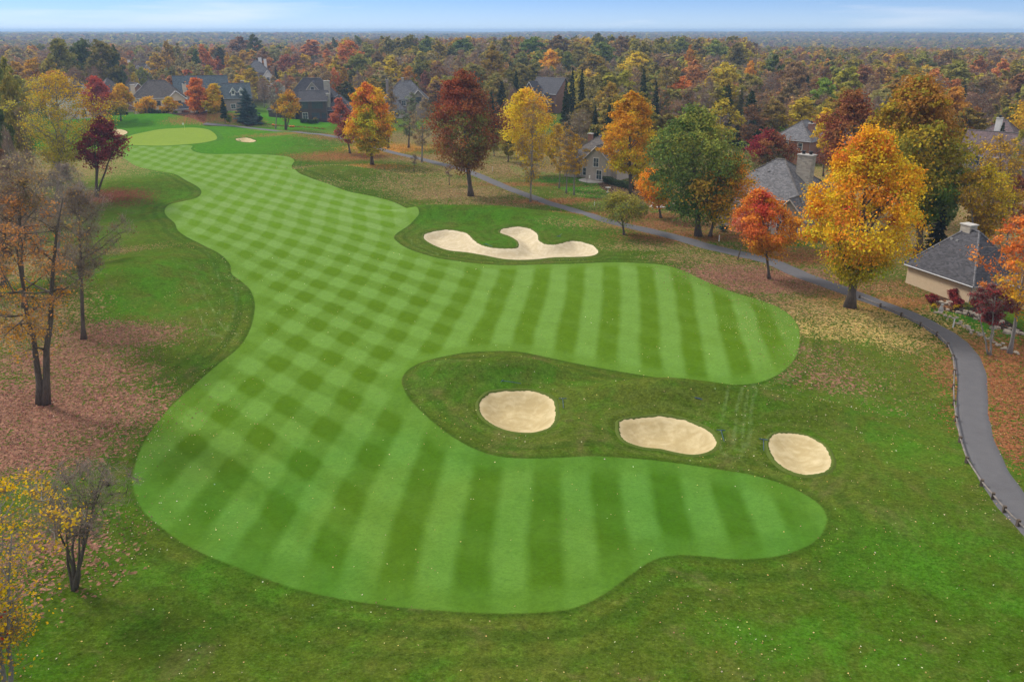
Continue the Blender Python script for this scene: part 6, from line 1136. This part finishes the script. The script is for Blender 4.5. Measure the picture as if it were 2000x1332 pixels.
SH = [('dark red barberry bush left of the garden slabs by the garage',1818,592,26,18,'crimson',3000,.06),('taller dark red barberry against the garage wall corner',1862,588,30,24,'crimson',3000,.06),('red japanese maple shrub spilling over the garden slabs',1868,602,34,20,'crimson',2600,.06),('yellow chrysanthemum clump at the front of the garage garden bed',1824,604,14,9,'yellow',1200,.04),('small yellow flower clump right of the garden statue',1866,606,14,8,'gold',900,.04),('green perennial clump with gold tips in the garage garden',1885,606,26,14,'olive',1600,.05),('second yellow-green clump further right in the garage garden',1900,600,18,12,'olive_gold',1200,.05),
 ('small dark shrub at the foot of the stone-chimney house',1562,462,22,22,'dark_green',2600,.08),('tan ornamental grass clump by the stone-chimney house',1578,470,26,16,'tan',2000,.08),('round green shrub behind the broad green oak trunk',1306,410,26,14,'green',2200,.07),('blue-green juniper mound right of the oak trunks',1412,452,26,12,'blue_spruce',2000,.07),('low green shrub at the wall of the beige house',1195,352,16,12,'green',1500,.08),('dark rounded shrub in the mulch bed under the golden orange maple',1258,372,26,16,'dark_green',2200,.08),('round evergreen shrub in front of the dark mansion windows',632,236,22,20,'dark_green',2600,.16),('tan-brown shrub beside the dark mansion lawn',616,240,14,10,'brown',1000,.14),('green rounded bush in the hedge row right of the playset',298,232,16,14,'green',1800,.16),('small green bush at the right end of the cream house bed',345,232,14,8,'green_bright',1300,.15),('dark red-brown bush right of the cream house door',366,233,20,9,'red_brown',1500,.15),('olive bush below the slate-roofed house',448,233,16,14,'olive',1500,.16),('orange-brown shrub below the slate-roofed house',460,226,18,9,'tan',1200,.15),('dark green bush at the mansion lawn edge by the spruce',508,236,14,10,'dark_green',1500,.15),('dark yew bush left of the playset',228,228,12,16,'spruce',1600,.16)]
for a in SH: shrub(*a)
def hedge(label, a, b, w, h, pal, n, leaf):
    A, B = (P(*a), P(*b)) if a[0] > 380 else (at(a[0], 284), at(b[0], 284)); L_ = (B - A).length; ang = math.atan2(B.y - A.y, B.x - A.x); e = empty('hedge', A, ang, label, 'hedge'); r = np.random.default_rng(n)
    q = r.uniform(0, 1, (n, 3)); f = r.integers(0, 3, n); q[f == 0, 2] = 1; q[f == 1, 1] = 0; q[f == 2, 1] = 1; Pn = np.stack([q[:, 0] * L_, (q[:, 1] - .5) * w, q[:, 2] * h], 1) + r.normal(0, .06, (n, 3)); Pn[:, 2] += .12 * np.sin(Pn[:, 0] * 1.1) + .1
    V, Qq = leafquads(Pn, leaf * r.uniform(.6, 1.3, n)); c = pick(r, PAL[pal][0], n) * r.uniform(.7, 1.2, (n, 1)) * GAIN; link('foliage', np_mesh('foliage', V, Qq, np.repeat(c, 4, 0)), MT['foliage'], e)
    m = MB(); 
    for i in range(max(3, int(L_ / 1.2))): x = (i + .5) * 1.2; m.tube([(x, 0, -.2), (x + .1, .05, h * .5), (x - .1, 0, h * .85)], [.05, .04, .02], 4)
    m.box(0.1, L_ - .1, -w * .36, w * .36, .1, h * .86); m.link('stems', MT['mulch'], e)  # besides the stems, an added dark core whose colour stands in for inner shade
hedge('tall loose green hedge between the far bunker and the playset', (206,229), (250,230), 2.0, 2.2, 'green_bright', 6000, .2)
hedge('clipped box hedge in front of the dark mansion windows', (588,240), (622,243), 1.0, 1.0, 'dark_green', 3000, .14)
hedge('clipped hedge along the beige house lawn behind the golden maple', (1180,356), (1238,372), 1.0, 1.0, 'dark_green', 3500, .1)
hedge('low dark hedge before the cream house wall', (300,231), (330,231), 1.4, 1.5, 'green', 2600, .18)
# flower border with pumpkins at the mansion lawn
C = cr([Gb(*q, Hf)[:2] for q in [(503,242),(540,246),(580,249),(634,254)]], 8, False)
for t, lb in ((.30, 'leftmost of the orange pumpkins in the flower border of the mansion'), (.36, 'second from left of the orange pumpkins in the mansion flower border'), (.62, 'single orange pumpkin right of the clump tree in the mansion border'), (.66, 'orange pumpkin nearest the white stake at the mansion border')):
    q = C[int(t * (len(C) - 1))]; e = empty('pumpkin', (q[0], q[1] - .8, float(Hf(q[0], q[1]))), 0, lb, 'pumpkin', 'pumpkins in the mansion border'); m = MB(); k = 16
    prof = [(.05, .0), (.32, .06), (.46, .26), (.42, .46), (.22, .58), (.04, .54)]; n = 0
    m.lathe(prof, k)
    for i in range(len(m.v)): f = 1 - .09 * (i % 2); x, y, z = m.v[i]; m.v[i] = (x * f, y * f, z)
    m.link('body', MT['pumpkin'], e, True); MB().tube([(0, 0, .54), (.03, 0, .64), (.09, .02, .72)], [.05, .035, .03], 5).link('stem', MT['post_wood'], e)
fb = []; 
for t in np.linspace(0, len(C) - 1.01, 900): i = int(t); q = C[i] * (1 - t % 1) + C[i+1] * (t % 1); fb.append((q[0] + rs.normal(0, .25), q[1] + rs.normal(0, .25), float(Hf(q[0], q[1])) + rs.uniform(.05, .4)))
fb = np.array(fb); V, Qq = leafquads(fb, .11 * rs.uniform(.6, 1.3, len(fb))); cc = np.array([C_(150,52,40), C_(90,96,44), C_(190,90,50), C_(70,50,36)])[rs.integers(0, 4, len(fb))]
tag(link('flower_border', np_mesh('flower_border', V, Qq, np.repeat(cc, 4, 0)), MT['foliage']), 'thin border of red and green bedding plants along the mansion lawn', 'flowers', kind='stuff')
# parked little things by the mansion: garden bench
p = P(490, 240); e = empty('garden_bench', p, .3, 'wooden garden bench on the mulch below the dark spruce', 'bench')
for k in range(4): MB().box(-.9, .9, -.25 + k * .13, -.14 + k * .13, .44, .48).link('slat', MT['wood'], e)
for k in range(3): MB().box(-.9, .9, .27, .31, .56 + k * .15, .67 + k * .15).link('slat', MT['wood'], e)
for sx in (-.8, .8):
    for sy in (-.2, .24): MB().box(sx - .04, sx + .04, sy - .04, sy + .04, -.2, .44 if sy < 0 else 1.0).link('leg', MT['wood'], e)
# driveway, patio
def patch(name, pxs, mat, dz=.12):
    C = groundpoly(pxs, 3); c = C.mean(0)
    if .5 * np.sum(C[:, 0] * np.roll(C[:, 1], -1) - np.roll(C[:, 0], -1) * C[:, 1]) < 0: C = C[::-1]
    z = Hf(C[:, 0], C[:, 1]) + dz; V = [(c[0], c[1], float(Hf(*c)) + dz)] + [(a, b, q) for (a, b), q in zip(C, z)]; n = len(C)
    V += [(a, b, q - .4) for (a, b), q in zip(C, z)]
    m = MB(); m.poly(V, [(0, 1 + i, 1 + (i+1) % n) for i in range(n)] + [(1 + i, 1 + n + i, 1 + n + (i+1) % n, 1 + (i+1) % n) for i in range(n)]); tag(m.link(name, MT[mat]), kind='structure')
patch('patio', [(1130,352),(1165,346),(1200,350),(1180,357),(1150,358)], 'concrete'); patch('terrace', [(1268,405),(1290,396),(1312,400),(1300,406)], 'concrete')
# ------------------------------------------------------------------ the air
m, t, o = newmat('haze'); pv = N(t, 'ShaderNodeVolumePrincipled', {'Color': (.46, .69, 1., 1), 'Density': 2.3e-4, 'Anisotropy': .2}); t.links.new(pv.outputs[0], o.inputs['Volume'])
hz = MB().box(-8900, 8900, -8900, 8900, -16, 37).link('haze', m); tag(hz, kind='stuff', label='thin blue autumn haze lying over the whole landscape', cat='haze')
